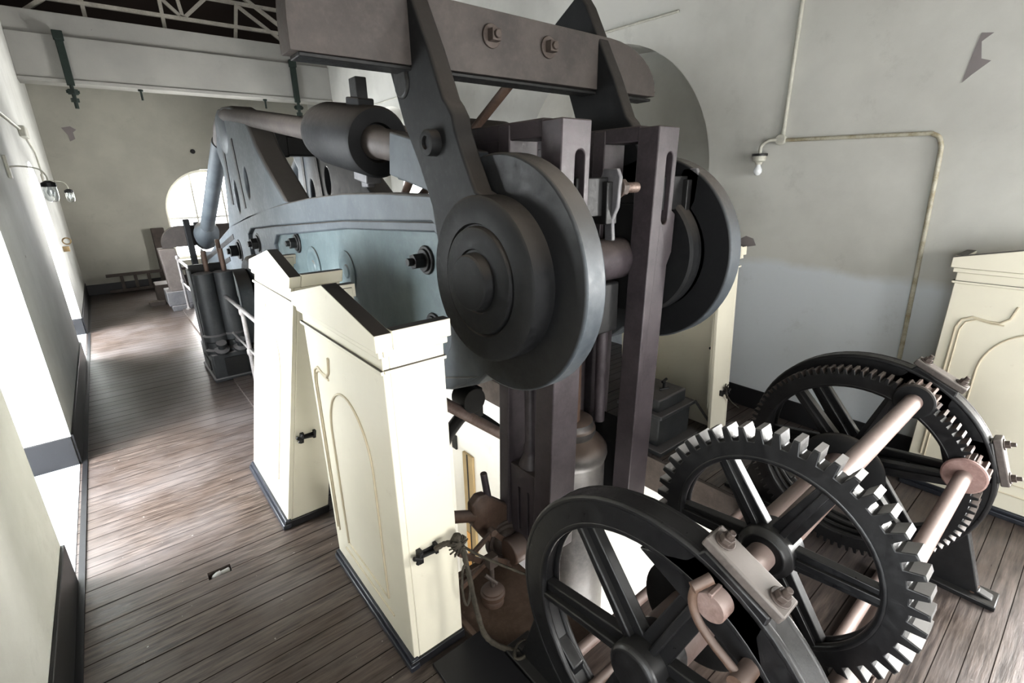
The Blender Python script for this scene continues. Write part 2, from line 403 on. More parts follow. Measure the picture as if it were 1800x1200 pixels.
# skirtings
def skirt(segs):
    m = MB()
    for s_ in segs: m.box(*s_)
    return m
zs = .27
segs = []
y = YF
for c, h in LW:
    segs.append((XL, XL + .018, y, c - h + .0, 0, zs)); y = c + h
segs.append((XL, XL + .018, y, YB, 0, zs))
struct('baseboard_left', skirt(segs), M['blackpaint'], bevel=.004)
rv = []
for c, h in LW: rv += [(XL - TH + .1, XL, c + h - .018, c + h, 0, .26), (XL - TH + .1, XL, c - h, c - h + .018, 0, .26)]
struct('baseboard_window', skirt(rv), M['blackpaint'], bevel=.003)
struct('baseboard_back', MB().box(XL, XR, YB - .02, YB, 0, .22), M['blackpaint'], bevel=.004)
segs = []; y = YF
for c, h in RW: segs.append((XR - .018, XR, y, c - h, 0, .2)); y = c + h
segs.append((XR - .018, XR, y, YB, 0, .2))
struct('baseboard_right', skirt(segs), M['blackpaint'], bevel=.004)
struct('trim_floor_edge', MB().box(XL + .018, XL + .05, YF, YB, 0, .012), M['blackpaint'])

# windows: frame with glazing bars in each opening, one pane of glass each
def window(k, axis, pos, c, hw, z0, spring, depth=.06):
    out = arch(c, hw, z0, spring, 24); inn = arch(c, hw - .06, z0 + .06, spring, 24)
    m = MB().prism(out, axis, pos, pos + depth, [inn])
    q = .018
    for t in (-.33, .33):
        x = c + t * 2 * hw * .5
        zt = spring + sqrt(max(.01, hw * hw - (t * hw) ** 2)) - .05
        m.prism([(x - q, z0), (x + q, z0), (x + q, zt), (x - q, zt)], axis, pos + .01, pos + depth - .01)
    z = z0 + .45
    while z < spring + .1:
        m.prism([(c - hw + .03, z - q), (c + hw - .03, z - q), (c + hw - .03, z + q), (c - hw + .03, z + q)], axis, pos + .012, pos + depth - .012); z += .48
    f = struct('window_%d' % k, m, M['white'])
    g = MB().prism(arch(c, hw - .05, z0 + .05, spring, 24), axis, pos + depth * .5 - .002, pos + depth * .5 + .002)
    obj('pane', g, M['glass'], f)
k = 1
for c, h in LW: window(k, 'x', XL - TH + .04, c, h, 0.02, 1.72); k += 1  # first one is the added, unseen window
window(k, 'y', YB + .3, 2.08, .93, .55, 1.62); k += 1
window(k, 'x', XR + .66, 9.3, .8, .6, 1.9); k += 1
window(k, 'x', XR + .5, -1.55, .85, .5, 2.0); k += 1
window(k, 'y', YF - .4, .6, .8, .7, 2.2); k += 1
window(k, 'y', YF - .4, 3.0, .9, .7, 2.2); k += 1

# the wide girder across the far end with its coping
struct('trim_girder', MB().box(XL, XR, 12.0, 12.4, 3.96, 4.62).box(XL, XR, 12.06, 12.4, 4.62, 4.97).box(XL, XR, 11.97, 12.4, 3.9, 3.96), M['girder'], bevel=.006)

# ------------------------------------------------------------------ roof steel
t = thing('roof_truss', 'cream steel lattice roof truss standing above the white girder', 'roof truss', (2.0, 12.2, 4.97))
yt = 12.2
def rod2(m, a, b, w=.06): m.bar((a[0], yt, a[1]), (b[0], yt, b[1]), .06, w, up=(0, 1, 0)); return m
obj('tie_bar', rod2(MB(), (-.5, 5.2), (4.55, 5.2), .07), M['truss'], t)
obj('upper_chord', rod2(MB(), (.2, 5.62), (4.3, 5.62), .07), M['truss'], t)
for x in (.52, 1.67, 2.85): obj('upright', rod2(MB(), (x, 4.97), (x + (.0 if x < 2 else .12), 5.6), .06), M['truss'], t)
obj('rafter', rod2(MB(), (-.5, 4.78), (.75, 5.75), .08), M['truss'], t)
obj('rafter', rod2(MB(), (4.35, 4.97), (2.7, 6.0), .08), M['truss'], t)
for a, b in (((2.0, 5.2), (1.55, 5.62)), ((2.0, 5.2), (2.45, 5.62)), ((2.95, 5.6), (3.9, 4.97)), ((2.0, 5.2), (1.95, 5.62))):
    obj('brace', rod2(MB(), a, b, .045), M['truss'], t)
m = MB(); yt = 10.0
t = thing('roof_truss', 'higher cream steel roof truss nearer than the one over the girder', 'roof truss', (2.0, 10.0, 5.0))
obj('tie_bar', rod2(MB(), (-1.0, 5.3), (5.0, 5.3), .07), M['truss'], t)
obj('rafter', rod2(MB(), (-1.1, 5.2), (2.0, 7.6), .09), M['truss'], t)
obj('rafter', rod2(MB(), (5.0, 5.2), (2.0, 7.6), .09), M['truss'], t)
for x in (1.2, 2.8): obj('brace', rod2(MB(), (2.0, 5.3), (x, 6.6), .05), M['truss'], t)

# hangers on the girder
def hanger(x, lbl, zt=4.66, zb=3.5):
    t = thing('girder_hanger', lbl, 'hanger', (x, 11.93, zb), 'dark green hangers bolted to the girder')
    obj('strap', MB().box(x - .055, x + .055, 11.92, 11.99, 3.86, zt).box(x - .07, x + .07, 11.9, 11.99, zt - .12, zt + .02), M['green'], t, .008)
    mb = MB().cyl((x, 11.93, 3.86), (x, 11.93, zb), .03, n=12).cyl((x, 11.93, 3.8), (x, 11.93, 3.72), .075, n=6).cyl((x, 11.93, 3.66), (x, 11.93, 3.6), .06, n=6)
    mb.cyl((x - .09, 11.93, 3.76), (x + .09, 11.93, 3.76), .025, n=10)
    obj('eye_bolt', mb, M['green'], t)
hanger(.08, 'dark green iron hanger strap on the girder, above the left aisle')
hanger(3.82, 'dark green iron hanger strap on the girder, behind the engine beam')
for x in (1.06, 3.2):
    o = obj('hanging_hook', MB().cyl((x, 12.1, 3.9), (x, 12.1, 3.72), .018, n=10).cyl((x, 12.1, 3.9), (x, 12.1, 3.87), .04, n=10), M['green'], loc=(x, 12.1, 3.72))
    tag(o, 'small dark hook under the girder, %s' % ('nearer the left hanger' if x < 2 else 'nearer the right hanger'), 'hook', 'small hooks under the girder')

# ------------------------------------------------------------------ engine beam
BY, BZ, BR = 1.82, 1.757, .557
XA = 1.40
def flitch_outline():
    top = [(2.27, 2.125), (3.0, 2.135), (3.69, 2.125), (4.5, 2.08), (5.2, 2.02), (5.87, 1.955), (6.9, 1.83), (8.0, 1.66), (8.8, 1.47), (9.6, 1.27), (10.4, 1.06), (11.2, .98)]
    far = arc(11.5, .6, .42, 80, -85, 10)
    bot = [(10.6, .14), (9.0, .12), (7.0, .2), (5.2, .42), (3.6, .7), (2.75, .89), (2.3, 1.02), (2.05, 1.13)]
    c = [(BY + BR * cos(radians(a)), BZ + BR * sin(radians(a))) for a in range(292, 41, -6)]
    # from bottom round the near end (towards smaller y) to the top
    end = [(BY - BR * sin(radians(a)), BZ - BR * cos(radians(a))) for a in range(-14, 222, 5)]
    return top + far + bot + end
OUT = flitch_outline()
HOLE = [(2.42, 1.12), (2.3, 1.3), (2.26, 1.7), (2.3, 1.93), (2.42, 1.985), (3.8, 1.925), (5.84, 1.77), (6.85, 1.68), (7.05, 1.6), (7.1, 1.38), (6.9, .75), (6.5, .55), (5.2, .62), (3.6, .87)]
HOLE2 = [(2.5, 1.16), (2.38, 1.35), (2.34, 1.7), (2.38, 1.86), (2.48, 1.92), (3.84, 1.855), (5.9, 1.66), (6.05, 1.55), (6.05, .8), (5.2, .72), (3.6, .95)]
eb = thing('engine_rocker', 'huge blue-grey cast iron engine rocking beam with rounded near end, tall arms and dark crossbar', 'engine beam', (2.07, 6.9, 0))
def flitch(xo, xi, sgn, dy=0.0, lbl=None):
    """xo outer face, xi inner face"""
    q = lambda P: [(a + dy, b) for a, b in P]
    w = (xi - xo)
    f = MB().prism(q(OUT), 'x', xo, xi, [q(HOLE)])
    f.prism(q(HOLE), 'x', xo + w * .4, xi - w * .02, [q(HOLE2)])
    # raised bottom flange on the outer face
    low = [(2.02 + dy, 1.19), (2.44 + dy, 1.06), (3.6 + dy, .8), (5.2 + dy, .52), (5.2 + dy, .42), (3.6 + dy, .7), (2.75 + dy, .885), (2.3 + dy, 1.02)]
    f.prism(low, 'x', xo - .012 * (1 if w > 0 else -1), xo + .02 * (1 if w > 0 else -1))
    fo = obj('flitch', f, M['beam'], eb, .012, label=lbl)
    wb = MB().prism(q(HOLE2), 'x', xo + w * .75, xi - w * .04)
    s = 1 if w > 0 else -1
    for yy, zz, rr in ((4.85, 1.44, .17), (4.0, 1.50, .15)):
        wb.lathe((xo + w * .76, yy + dy, zz), (-s, 0, 0), [(0, rr + .02), (.012, rr + .02), (.016, rr), (.022, rr - .03), (.012, rr - .05), (.01, .06), (.02, .05)], 36)
    obj('web', wb, M['beam_web'], fo)
    return fo
fl1 = flitch(XA, XA + .12, 1, 0)
fl2 = flitch(2.74, 2.62, -1, .06)
# slots cast in the near flitch, shown as dark grooves with raised lips
for (a, b) in (((8.0, 1.5), (11.0, .86)), ((8.6, 1.12), (10.4, .72))):
    d = Vector((0, b[0] - a[0], b[1] - a[1])).normalized()
    obj('slot', MB().bar((XA - .002, a[0], a[1]), (XA - .002, b[0], b[1]), .008, .07, up=(0, 0, 1)), M['dark'], eb)
# big nuts on the near flitch web
for yy, zz, rr, hh, x0 in ((2.66, 1.74, .048, .07, XA + .085), (5.27, 1.63, .055, .06, XA + .085), (6.79, 1.5, .07, .07, XA + .055), (7.73, 1.33, .08, .1, XA), (2.62, 1.33, .045, .06, XA + .085)):
    obj('beam_bolt', MB().lathe((x0, yy, zz), (-1, 0, 0), [(0, rr * 1.9), (.012, rr * 1.8)], 24).nut((x0 - .01, yy, zz), (-1, 0, 0), rr, hh, 6, True, .035), M['dark'], eb, .003)
# trunnion boss at mid length
obj('trunnion_boss', MB().lathe((XA + .02, 6.9, .86), (-1, 0, 0), [(0, .5), (.1, .48), (.14, .44), (.14, .2), (.3, .19), (.3, .05)], 48), M['iron'], eb, .01)
obj('trunnion_boss', MB().lathe((2.72, 6.9, .86), (1, 0, 0), [(0, .5), (.1, .48), (.14, .44), (.14, .2), (.3, .19), (.3, .05)], 48), M['iron'], eb, .01)
obj('trunnion_shaft', MB().cyl((1.5, 6.9, .86), (2.64, 6.9, .86), .16), M['iron'], eb)
# stretcher pieces between the two flitches
obj('plate_spacer', MB().box(1.5, 2.64, 3.3, 3.42, 1.0, 2.0), M['dark'], eb, .01)
obj('plate_spacer', MB().box(1.5, 2.64, 4.9, 5.0, .8, 1.9), M['dark'], eb, .01)

# end discs and upright arms
ARM = [(1.848, 2.155), (1.93, 2.30), (1.985, 2.41), (2.00, 2.475), (2.035, 2.522), (2.07, 2.555), (2.179, 2.781), (2.30, 3.0), (2.42, 3.22), (2.47, 3.285), (2.53, 3.28),
       (2.74, 3.16), (2.66, 2.95), (2.56, 2.72), (2.46, 2.48), (2.33, 2.27), (2.235, 2.08), (2.2, 1.9), (2.19, 1.75)]
def armset(xo, xi, dy, s, boss=True, lbl=None):
    poly = [(a + dy, b) for a, b in ARM] + [(BY + dy + .375 * cos(radians(a)), BZ + .375 * sin(radians(a))) for a in range(-10, -236, -8)]
    a = obj('arm', MB().prism(poly, 'x', xo, xi), M['iron'], eb, .014, 3, label=lbl)
    if boss:
        obj('end_disc', MB().lathe((xi, BY + dy, BZ), (-s, 0, 0), [(0, .381), (abs(xi - xo) + .012, .381), (abs(xi - xo) + .024, .366), (abs(xi - xo) + .024, .262), (abs(xi - xo) + .010, .256), (abs(xi - xo) + .010, .25),
                                                                   (abs(xi - xo) + .034, .244), (abs(xi - xo) + .04, .234), (abs(xi - xo) + .04, .15), (abs(xi - xo) + .03, .145), (abs(xi - xo) + .03, .134), (abs(xi - xo) + .075, .128), (abs(xi - xo) + .082, .12)], 72), M['iron'], a)
    return a
a1 = armset(1.30, 1.40, 0, 1)
a2 = armset(2.62, 2.72, .02, 1, False)
obj('end_disc', MB().lathe((2.63, BY + .06, BZ), (-1, 0, 0), [(0, .381), (.09, .381), (.105, .366), (.105, .2), (.12, .19)], 64), M['iron'], a2)
# pivot pin and boss on the arm
obj('arm_pin', MB().lathe((1.30, 2.16, 2.37), (-1, 0, 0), [(0, .06), (.05, .058), (.055, .05), (.055, .03), (.04, .028)], 28), M['iron'], a1)
obj('arm_shadow_slot', MB().prism([(2.58, 3.2), (2.46, 3.2), (2.38, 2.75), (2.37, 2.68)] + arc(2.435, 2.66, .07, 180, 340, 8) + [(2.50, 2.72), (2.54, 2.9)], 'x', 1.285, 1.31), M['dark'], a1, .012)  # dark plate stands in for the shadowed slot where the crossbar passes

# catch crossbar: long bar with curved ends
def catchbar(x0, x1, y0, y1, zb, zt, tip, tip0):
    n = 8; pts = [(x0, zb), (x1, zb + .015), (x1 + .005, zb + .05)]
    for i in range(n + 1):
        a = i / n * pi / 2; pts.append((x1 - tip * (1 - cos(a)), zb + .05 + (zt - zb - .05) * sin(a)))
    for i in range(n + 1):
        a = (1 - i / n) * pi / 2; pts.append((x0 + tip0 * (1 - cos(a)), zb + .05 + (zt - zb - .05) * sin(a)))
    return MB().prism(pts, 'y', y0, y1)
cb = obj('crossbar', catchbar(.745, 3.23, 2.33, 2.46, 2.722, 3.035, .5, .05), M['iron_rust'], eb, .012, 2)
for x in (1.75, 2.16): obj('crossbar_bolt', MB().nut((x + .03, 2.328, 2.912), (0, -1, 0), .04, .045, 4, True, .015), M['bolt'], cb, .003)
obj('crossbar_lining', MB().box(.78, 3.2, 2.34, 2.46, 2.705, 2.723), M['dark'], cb, .004)

# king post frames and truss rods
def kingpost(xo, xi, dy=0):
    P = [(5.15, 2.02), (5.42, 2.2), (5.75, 2.42), (5.98, 2.6), (6.15, 2.8), (6.4, 2.95), (6.8, 3.06), (7.3, 3.1), (7.75, 3.0), (8.02, 2.82), (8.02, 2.6), (7.85, 2.4), (8.0, 2.0), (8.25, 1.58)]
    holes = [[(6.62 + .085 * cos(a), 2.22 + .17 * sin(a)) for a in [2 * pi * i / 20 for i in range(20)]],
             [(7.3 + .09 * cos(a), 2.05 + .2 * sin(a)) for a in [2 * pi * i / 20 for i in range(20)]]]
    P = [(a + dy, b) for a, b in P]; holes = [[(a + dy, b) for a, b in h] for h in holes]
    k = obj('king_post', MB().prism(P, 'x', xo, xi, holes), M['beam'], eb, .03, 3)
    s = -1 if xi > xo else 1
    obj('post_groove', MB().bar((xo + .003 * s, 7.55 + dy, 2.75), (xo + .003 * s, 7.6 + dy, 1.95), .01, .10, up=(0, 1, 0)), M['dark'], k)
    obj('post_groove', MB().bar((xo + .003 * s, 7.0 + dy, 2.72), (xo + .003 * s, 6.9 + dy, 1.92), .01, .08, up=(0, 1, 0)), M['dark'], k)
    obj('post_cap', MB().lathe((xo - .0, 7.45 + dy, 2.83), (1, 0, 0), [(-.03, .2), (0, .26), (abs(xi - xo), .26), (abs(xi - xo) + .03, .2)], 32), M['beam'], k)
    return k
k1 = kingpost(1.40, 1.66)
k2 = kingpost(2.46, 2.74, .3)
obj('post_tie', MB().box(1.6, 2.5, 6.6, 6.85, 2.52, 2.74).box(1.64, 1.9, 6.5, 6.9, 2.5, 2.9), M['dark'], eb, .015)
obj('post_tie', MB().cyl((1.6, 7.5, 2.8), (2.5, 7.8, 2.8), .1), M['dark'], eb)
def trussrod(x, dy, main):
    a = Vector((x, 7.3 + dy, 3.0)); b = Vector((x, 3.95 + dy, 2.555)); c = Vector((x, 3.12 + dy, 2.435)); d = Vector((x, 2.62 + dy, 2.345))
    mb = MB().tube(smoothpath([(x, 8.05 + dy, 2.7), (x, 7.75 + dy, 2.93), a, (x, 6.6 + dy, 2.93), b], 5), .088, 24)
    r = obj('truss_rod', mb, M['iron_rust'], eb)
    dr = (c - b).normalized()
    sl = MB().lathe(b - dr * .12, dr, [(0, .09), (.04, .16), (.1, .2), (.2, .215), (.95, .215), (.97, .2), (.97, .12), (.93, .11)], 48)
    obj('coupling_sleeve', sl, M['iron'], eb, label='barrel-shaped coupling on the rod')
    obj('truss_rod', MB().lathe(c - dr * .12, dr, [(0, .105), (.12, .105), (.14, .092), (.66, .088)], 32), M['iron_rust'], eb)
    # strap block that takes the rod to the arm
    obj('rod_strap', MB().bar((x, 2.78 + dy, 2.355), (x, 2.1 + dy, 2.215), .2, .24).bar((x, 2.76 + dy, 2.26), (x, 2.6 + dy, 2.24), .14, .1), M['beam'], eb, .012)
    if main:
        m_ = (b + c) / 2 + dr * .2
        kb = MB().bar(m_ + Vector((0, 0, .2)), m_ + Vector((0, 0, .37)), .11, .075, up=(1, 0, 0))
        obj('cotter_key', kb, M['dark'], eb, .006)
        obj('gib', MB().bar(m_ + Vector((0, -.1, .205)), m_ + Vector((0, .1, .235)), .11, .07), M['iron'], eb, .01)
        obj('gib', MB().bar(m_ + Vector((0, -.1, -.235)), m_ + Vector((0, .1, -.2)), .11, .09).bar(m_ + Vector((0, 0, -.2)), m_ + Vector((0, 0, -.3)), .1, .06, up=(1, 0, 0)), M['grey'], eb, .01)
    # long rod down to the far end
    obj('far_rod', MB().cyl((x - .0, 8.0 + dy, 2.75), (x, 11.35 + dy * .3, 1.12), .105, .115, 28).lathe((x, 10.75 + dy * .3, 1.40), (0, .9, -.43), [(-.2, .11), (0, .2), (.35, .22), (.55, .16)], 28), M['beam'], eb)
trussrod(1.46, 0, True)
trussrod(2.70, .3, False)
# slim brown struts from the crossbar down to the beam
obj('brown_strut', MB().cyl((1.66, 2.5, 2.80), (1.85, 3.6, 2.08), .03, n=16), M['rust_dark'], eb)
obj('brown_strut', MB().cyl((2.11, 2.5, 2.80), (2.0, 3.6, 2.08), .03, n=16), M['rust_dark'], eb)
# crossbar at the far end of the beam, with its own arms
cb2 = obj('crossbar', catchbar(.74, 3.4, 10.95, 11.1, 1.13, 1.5, .3, .3), M['iron_rust'], eb, .015)
for x in (1.18, 1.34): obj('crossbar_key', MB().box(x - .05, x + .05, 10.86, 10.95, 0.62 if x < 1.3 else 1.2, 1.62 if x < 1.3 else 1.56), M['iron'], cb2, .012)

# bearing pedestals that carry the trunnions
for x0, x1, w in ((1.08, 1.28, 'aisle side of'), (2.84, 3.06, 'wall side of')):
    t = thing('bearing_pedestal', 'dark iron bearing pedestal under the beam, on the %s the engine' % w, 'pedestal', ((x0 + x1) / 2, 6.9, 0), 'bearing pedestals of the engine beam')
    obj('base_block', MB().box(x0, x1, 6.35, 7.45, 0, .32), M['iron'], t, .015)
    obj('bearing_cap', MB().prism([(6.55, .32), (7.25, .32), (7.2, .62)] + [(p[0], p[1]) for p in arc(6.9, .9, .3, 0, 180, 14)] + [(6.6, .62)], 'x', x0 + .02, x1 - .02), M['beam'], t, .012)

# ------------------------------------------------------------------ links hanging from the beam pin
def slot_xz(x0, x1, z0, z1): 
    r = (x1 - x0) / 2
    return arc((x0 + x1) / 2, z1 - r, r, 0, 180, 8) + arc((x0 + x1) / 2, z0 + r, r, 180, 360, 8)
def tiltx(p): return Vector((p.x - (2.44 - p.z) * .03, p.y, p.z))
def link(x0, x1, zb, lbl, step):
    xm = (x0 + x1) / 2
    t = thing('strap_link', lbl, 'engine link', (xm, 1.8, zb), 'strap links hanging between the beam plates')
    pol = [(x0, zb), (x1, zb), (x1, 2.445), (x0, 2.445)]
    if step: pol = [(x0, zb + .12), (x0 + .05, zb), (x1 - .06, zb), (x1, zb + .1), (x1, 1.72), (x1 + .035, 1.79), (x1 + .035, 2.0), (x1, 2.02), (x1, 2.445), (x0, 2.445)]
    fr = obj('front_strap', MB().prism(pol, 'y', 1.6, 1.73, [slot_xz(xm - .005, x1 - .035, 1.95, 2.32)]).xform(tiltx), M['link'], t, .006)
    obj('rear_strap', MB().box(x0, x1, 1.955, 2.04, zb - .6, 2.445).xform(tiltx), M['link'], t, .006)
    obj('top_bridge', MB().box(x0 + .005, x1 - .005, 1.72, 2.6, 2.375, 2.455).box(x0 + .01, x1 - .01, 2.05, 2.62, 1.95, 2.40), M['link'], t, .008)
    obj('bearing_block', MB().box(x0 + .01, x1 - .01, 1.73, 1.955, 1.45, 2.06).prism(arc(1.845, 2.06, .11, 0, 180, 12), 'x', x0 + .01, x1 - .01), M['dark'], t, .006)
    # cotter through the slot with its tightening bolt
    ck = obj('cotter', MB().box(x1 - .06, x1 + .2, 1.63, 1.68, 2.02, 2.2).box(x1 + .12, x1 + .2, 1.6, 1.7, 1.98, 2.18), M['dark'], t, .005)
    gb = MB().prism([(1.56, 2.2), (1.58, 2.24), (1.66, 2.24), (1.68, 2.2), (1.66, 2.06), (1.645, 2.0), (1.64, 1.9), (1.59, 1.9), (1.60, 2.0), (1.57, 2.06)], 'x', x1 + .16, x1 + .185)
    obj('gib_plate', gb, M['grey'], ck, .005)
    xs = x1 + .185
    L = .10 if not step else .17
    nb = MB().cyl((xs, 1.60, 2.15), (xs + .012, 1.60, 2.15), .052, n=24).cyl((xs + .012, 1.60, 2.15), (xs + .055, 1.60, 2.15), .043, n=6)
    obj('nut', nb, M['bolt'], ck, .003)
    st = [(0, .024)]
    kx = .0
    while kx < L: st += [(kx, .026), (kx + .004, .0225), (kx + .008, .026)]; kx += .010
    obj('stud', MB().lathe((xs + .05, 1.60, 2.15), (1, 0, 0), st + [(L + .01, .02)], 16), M['thread'], ck)
    return t
link(1.588, 1.775, .2, 'purple-brown slotted strap link beside the near beam plate', False)
link(2.28, 2.46, .1, 'purple-brown slotted strap link with stepped edge beside the far beam plate', True)
obj('gudgeon_pin', MB().lathe((1.45, BY, BZ), (1, 0, 0), [(0, .118), (.83, .118), (.85, .105), (1.2, .1)], 40), M['link'], eb)

# crosshead with capped pot, piston rod, plates
t = thing('piston_crosshead', 'grey bronze capped pot and brown piston rod hanging between the strap links', 'crosshead', (2.02, 1.92, -.9))
obj('pot', MB().lathe((2.04, 1.94, -.9), (0, 0, 1), [(0, .24), (.9, .24), (.98, .222), (1.38, .218), (1.4, .226), (1.43, .234), (1.47, .23), (1.5, .21), (1.52, .185), (1.545, .15), (1.55, .145), (1.57, .155), (1.6, .155), (1.61, .145), (1.62, .14), (1.65, .135), (1.665, .11), (1.67, .05)], 56), M['pot'], t, label='capped pot of dull grey bronze')
obj('piston_rod', MB().cyl((2.0, 1.93, .7), (2.0, 1.93, 1.7), .075, n=28), M['rust_dark'], t)
obj('side_rod', MB().cyl((2.17, 2.02, .4), (2.17, 2.02, 1.7), .05, n=20).cyl((2.2, 1.85, .72), (2.2, 1.85, 1.66), .035, n=20), M['link'], t)
obj('back_plate', MB().box(2.285, 2.297, 1.74, 2.06, .1, .74), M['dark'], t, .004)
obj('back_sheet', MB().box(1.76, 2.24, 2.1, 2.115, .75, 1.8), M['dark'], t)
obj('crosshead_block', MB().box(1.82, 2.2, 1.74, 2.02, 1.35, 1.64), M['dark'], t, .012)
t = thing('slotted_guide', 'dark slotted guide block with an upright rod beside the near strap link', 'guide block', (1.6, 1.85, .02))
obj('slotted_plate', MB().prism([(1.735, .05), (1.95, .05), (1.95, .63), (1.735, .63)], 'x', 1.545, 1.56, [[(1.78, .2), (1.805, .2), (1.805, .5), (1.78, .5)], [(1.86, .2), (1.885, .2), (1.885, .5), (1.86, .5)]]).box(1.56, 1.7, 1.735, 1.95, .05, .625), M['link'], t, .004)
obj('guide_rod', MB().lathe((1.625, 1.86, .62), (0, 0, 1), [(0, .075), (.04, .06), (.08, .042), (.1, .04), (.12, .044), (.15, .033), (.85, .033)], 28), M['link'], t)
obj('roller', MB().cyl((1.44, 1.86, .1), (1.56, 1.86, .1), .08, n=28), M['rust_dark'], t, .008)

# ------------------------------------------------------------------ screens (three-sided pediment casings)
def screen(cx, cy, flip, lbl, latch_z=.62, latch=True, L=.95, D=.272, lean=0.0):
    """flip=1: panelled face towards -X (aisle), open towards +X; flip=-1 mirrored"""
    t = thing('pediment_screen', lbl, 'screen', (cx, cy, 0), 'cream pediment screens around the engine')
    h = L / 2
    def W(m): return m.xform(lambda p: Vector((cx + flip * (p.x + lean * p.z), cy + p.y, p.z)))
    obj('front_panel', W(MB().box(0, .03, -h, h, .0, 1.66)), M['cream'], t, .004)
    for s in (-1, 1):
        y0, y1 = (-h, -h + .028) if s < 0 else (h - .028, h)
        e = obj('end_board', W(MB().box(.03, D, y0, y1, .0, 1.66)), M['cream'], t, .004)
        obj('end_cornice', W(MB().box(.037, D + .02, (-h - .034) if s < 0 else h - .02, (-h + .02) if s < 0 else h + .034, 1.605, 1.68)
                             .box(.002, D + .01, (-h - .02) if s < 0 else h - .01, (-h + .01) if s < 0 else h + .02, 1.575, 1.604)
                             .box(.002, D + .005, (-h - .014) if s < 0 else h - .01, (-h + .01) if s < 0 else h + .014, 1.505, 1.522)), M['cream'], e, .005)
        obj('cleat', W(MB().box(D - .05, D - .028, y1 if s < 0 else y0 - .03, (y1 + .03) if s < 0 else y0, .3, 1.5)), M['cream'], e)
        obj('black_plinth', W(MB().box(-.02, D + .005, (-h - .014) if s < 0 else h - .005, (-h + .005) if s < 0 else h + .014, .0, .05)), M['blackpaint'], e, .004)
    pb = obj('pediment', W(MB().prism([(-h - .035, 1.605), (h + .035, 1.605), (h + .035, 1.672), (.0, 1.785), (-h - .035, 1.672)], 'x', -.034, .036)
                           .box(-.02, .0, -h - .02, h + .02, 1.575, 1.605).box(-.014, .0, -h - .014, h + .014, 1.505, 1.522)), M['cream'], t, .004)
    obj('plinth', W(MB().box(-.03, .02, -h - .02, h + .01, 0, .035).box(-.018, .02, -h - .012, h + .005, .035, .06)), M['kerb'], t, .006)
    # panel mouldings: a round-headed inner panel and an ogee-topped outer one
    def path(P): return [(-.003, a, b) for a, b in P]
    aw = .255
    inner = [(-aw, .25)] + [(-aw, .95)] + [(aw * cos(radians(a)) * 1.0, .95 + .3 * sin(radians(a))) for a in range(174, 0, -8)] + [(aw, .95), (aw, .25)]
    ow = .41
    outer = [(ow, .27), (ow, 1.22), (ow - .02, 1.275), (ow - .07, 1.30), (ow - .14, 1.285), (ow - .2, 1.285), (ow - .24, 1.32), (ow - .26, 1.40)]
    mm = MB().tube(path(inner), .006, 8).tube(path([(-aw, .25), (aw, .25)]), .004, 8)
    mo = MB()
    for sg in (1,):
        mo.tube(path([(sg * a, b) for a, b in outer]), .007, 8)
        mo.tube(path([(sg * (a - .022), b - .012) for a, b in outer[:-2]]), .0045, 8)
    obj('arched_moulding', W(mm), M['cream_shade'], t)
    obj('foot_moulding', W(MB().tube(path([(-.3, .175), (ow - .09, .175)]), .005, 8)), M['cream_shade'], t)
    obj('ogee_moulding', W(mo), M['cream_shade'], t)
    if latch:
        yl = -h; z = latch_z; x = .11
        lm = MB().box(x - .045, x + .045, yl - .008, yl, z - .012, z + .014).box(x - .05, x - .028, yl - .03, yl, z - .03, z + .035).box(x + .034, x + .05, yl - .03, yl, z - .02, z + .03)
        lm.cyl((x - .06, yl - .03, z - .02), (x - .035, yl - .03, z + .03), .009, n=10).cyl((x - .04, yl - .022, z + .002), (x + .044, yl - .022, z - .006), .008, n=10)
        lm.cyl((x - .075, yl - .03, z + .02), (x - .04, yl - .03, z - .005), .010, n=10)
        obj('latch', W(lm), M['dark'], t, .002)
    return t
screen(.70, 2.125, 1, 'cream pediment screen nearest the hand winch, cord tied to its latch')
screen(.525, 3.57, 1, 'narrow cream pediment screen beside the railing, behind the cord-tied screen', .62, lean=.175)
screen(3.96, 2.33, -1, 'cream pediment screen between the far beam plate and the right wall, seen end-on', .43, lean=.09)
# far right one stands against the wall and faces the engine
screen(4.22, .14, 1, 'cream pediment screen against the right wall beside the winch', .5, False, .95, .34)

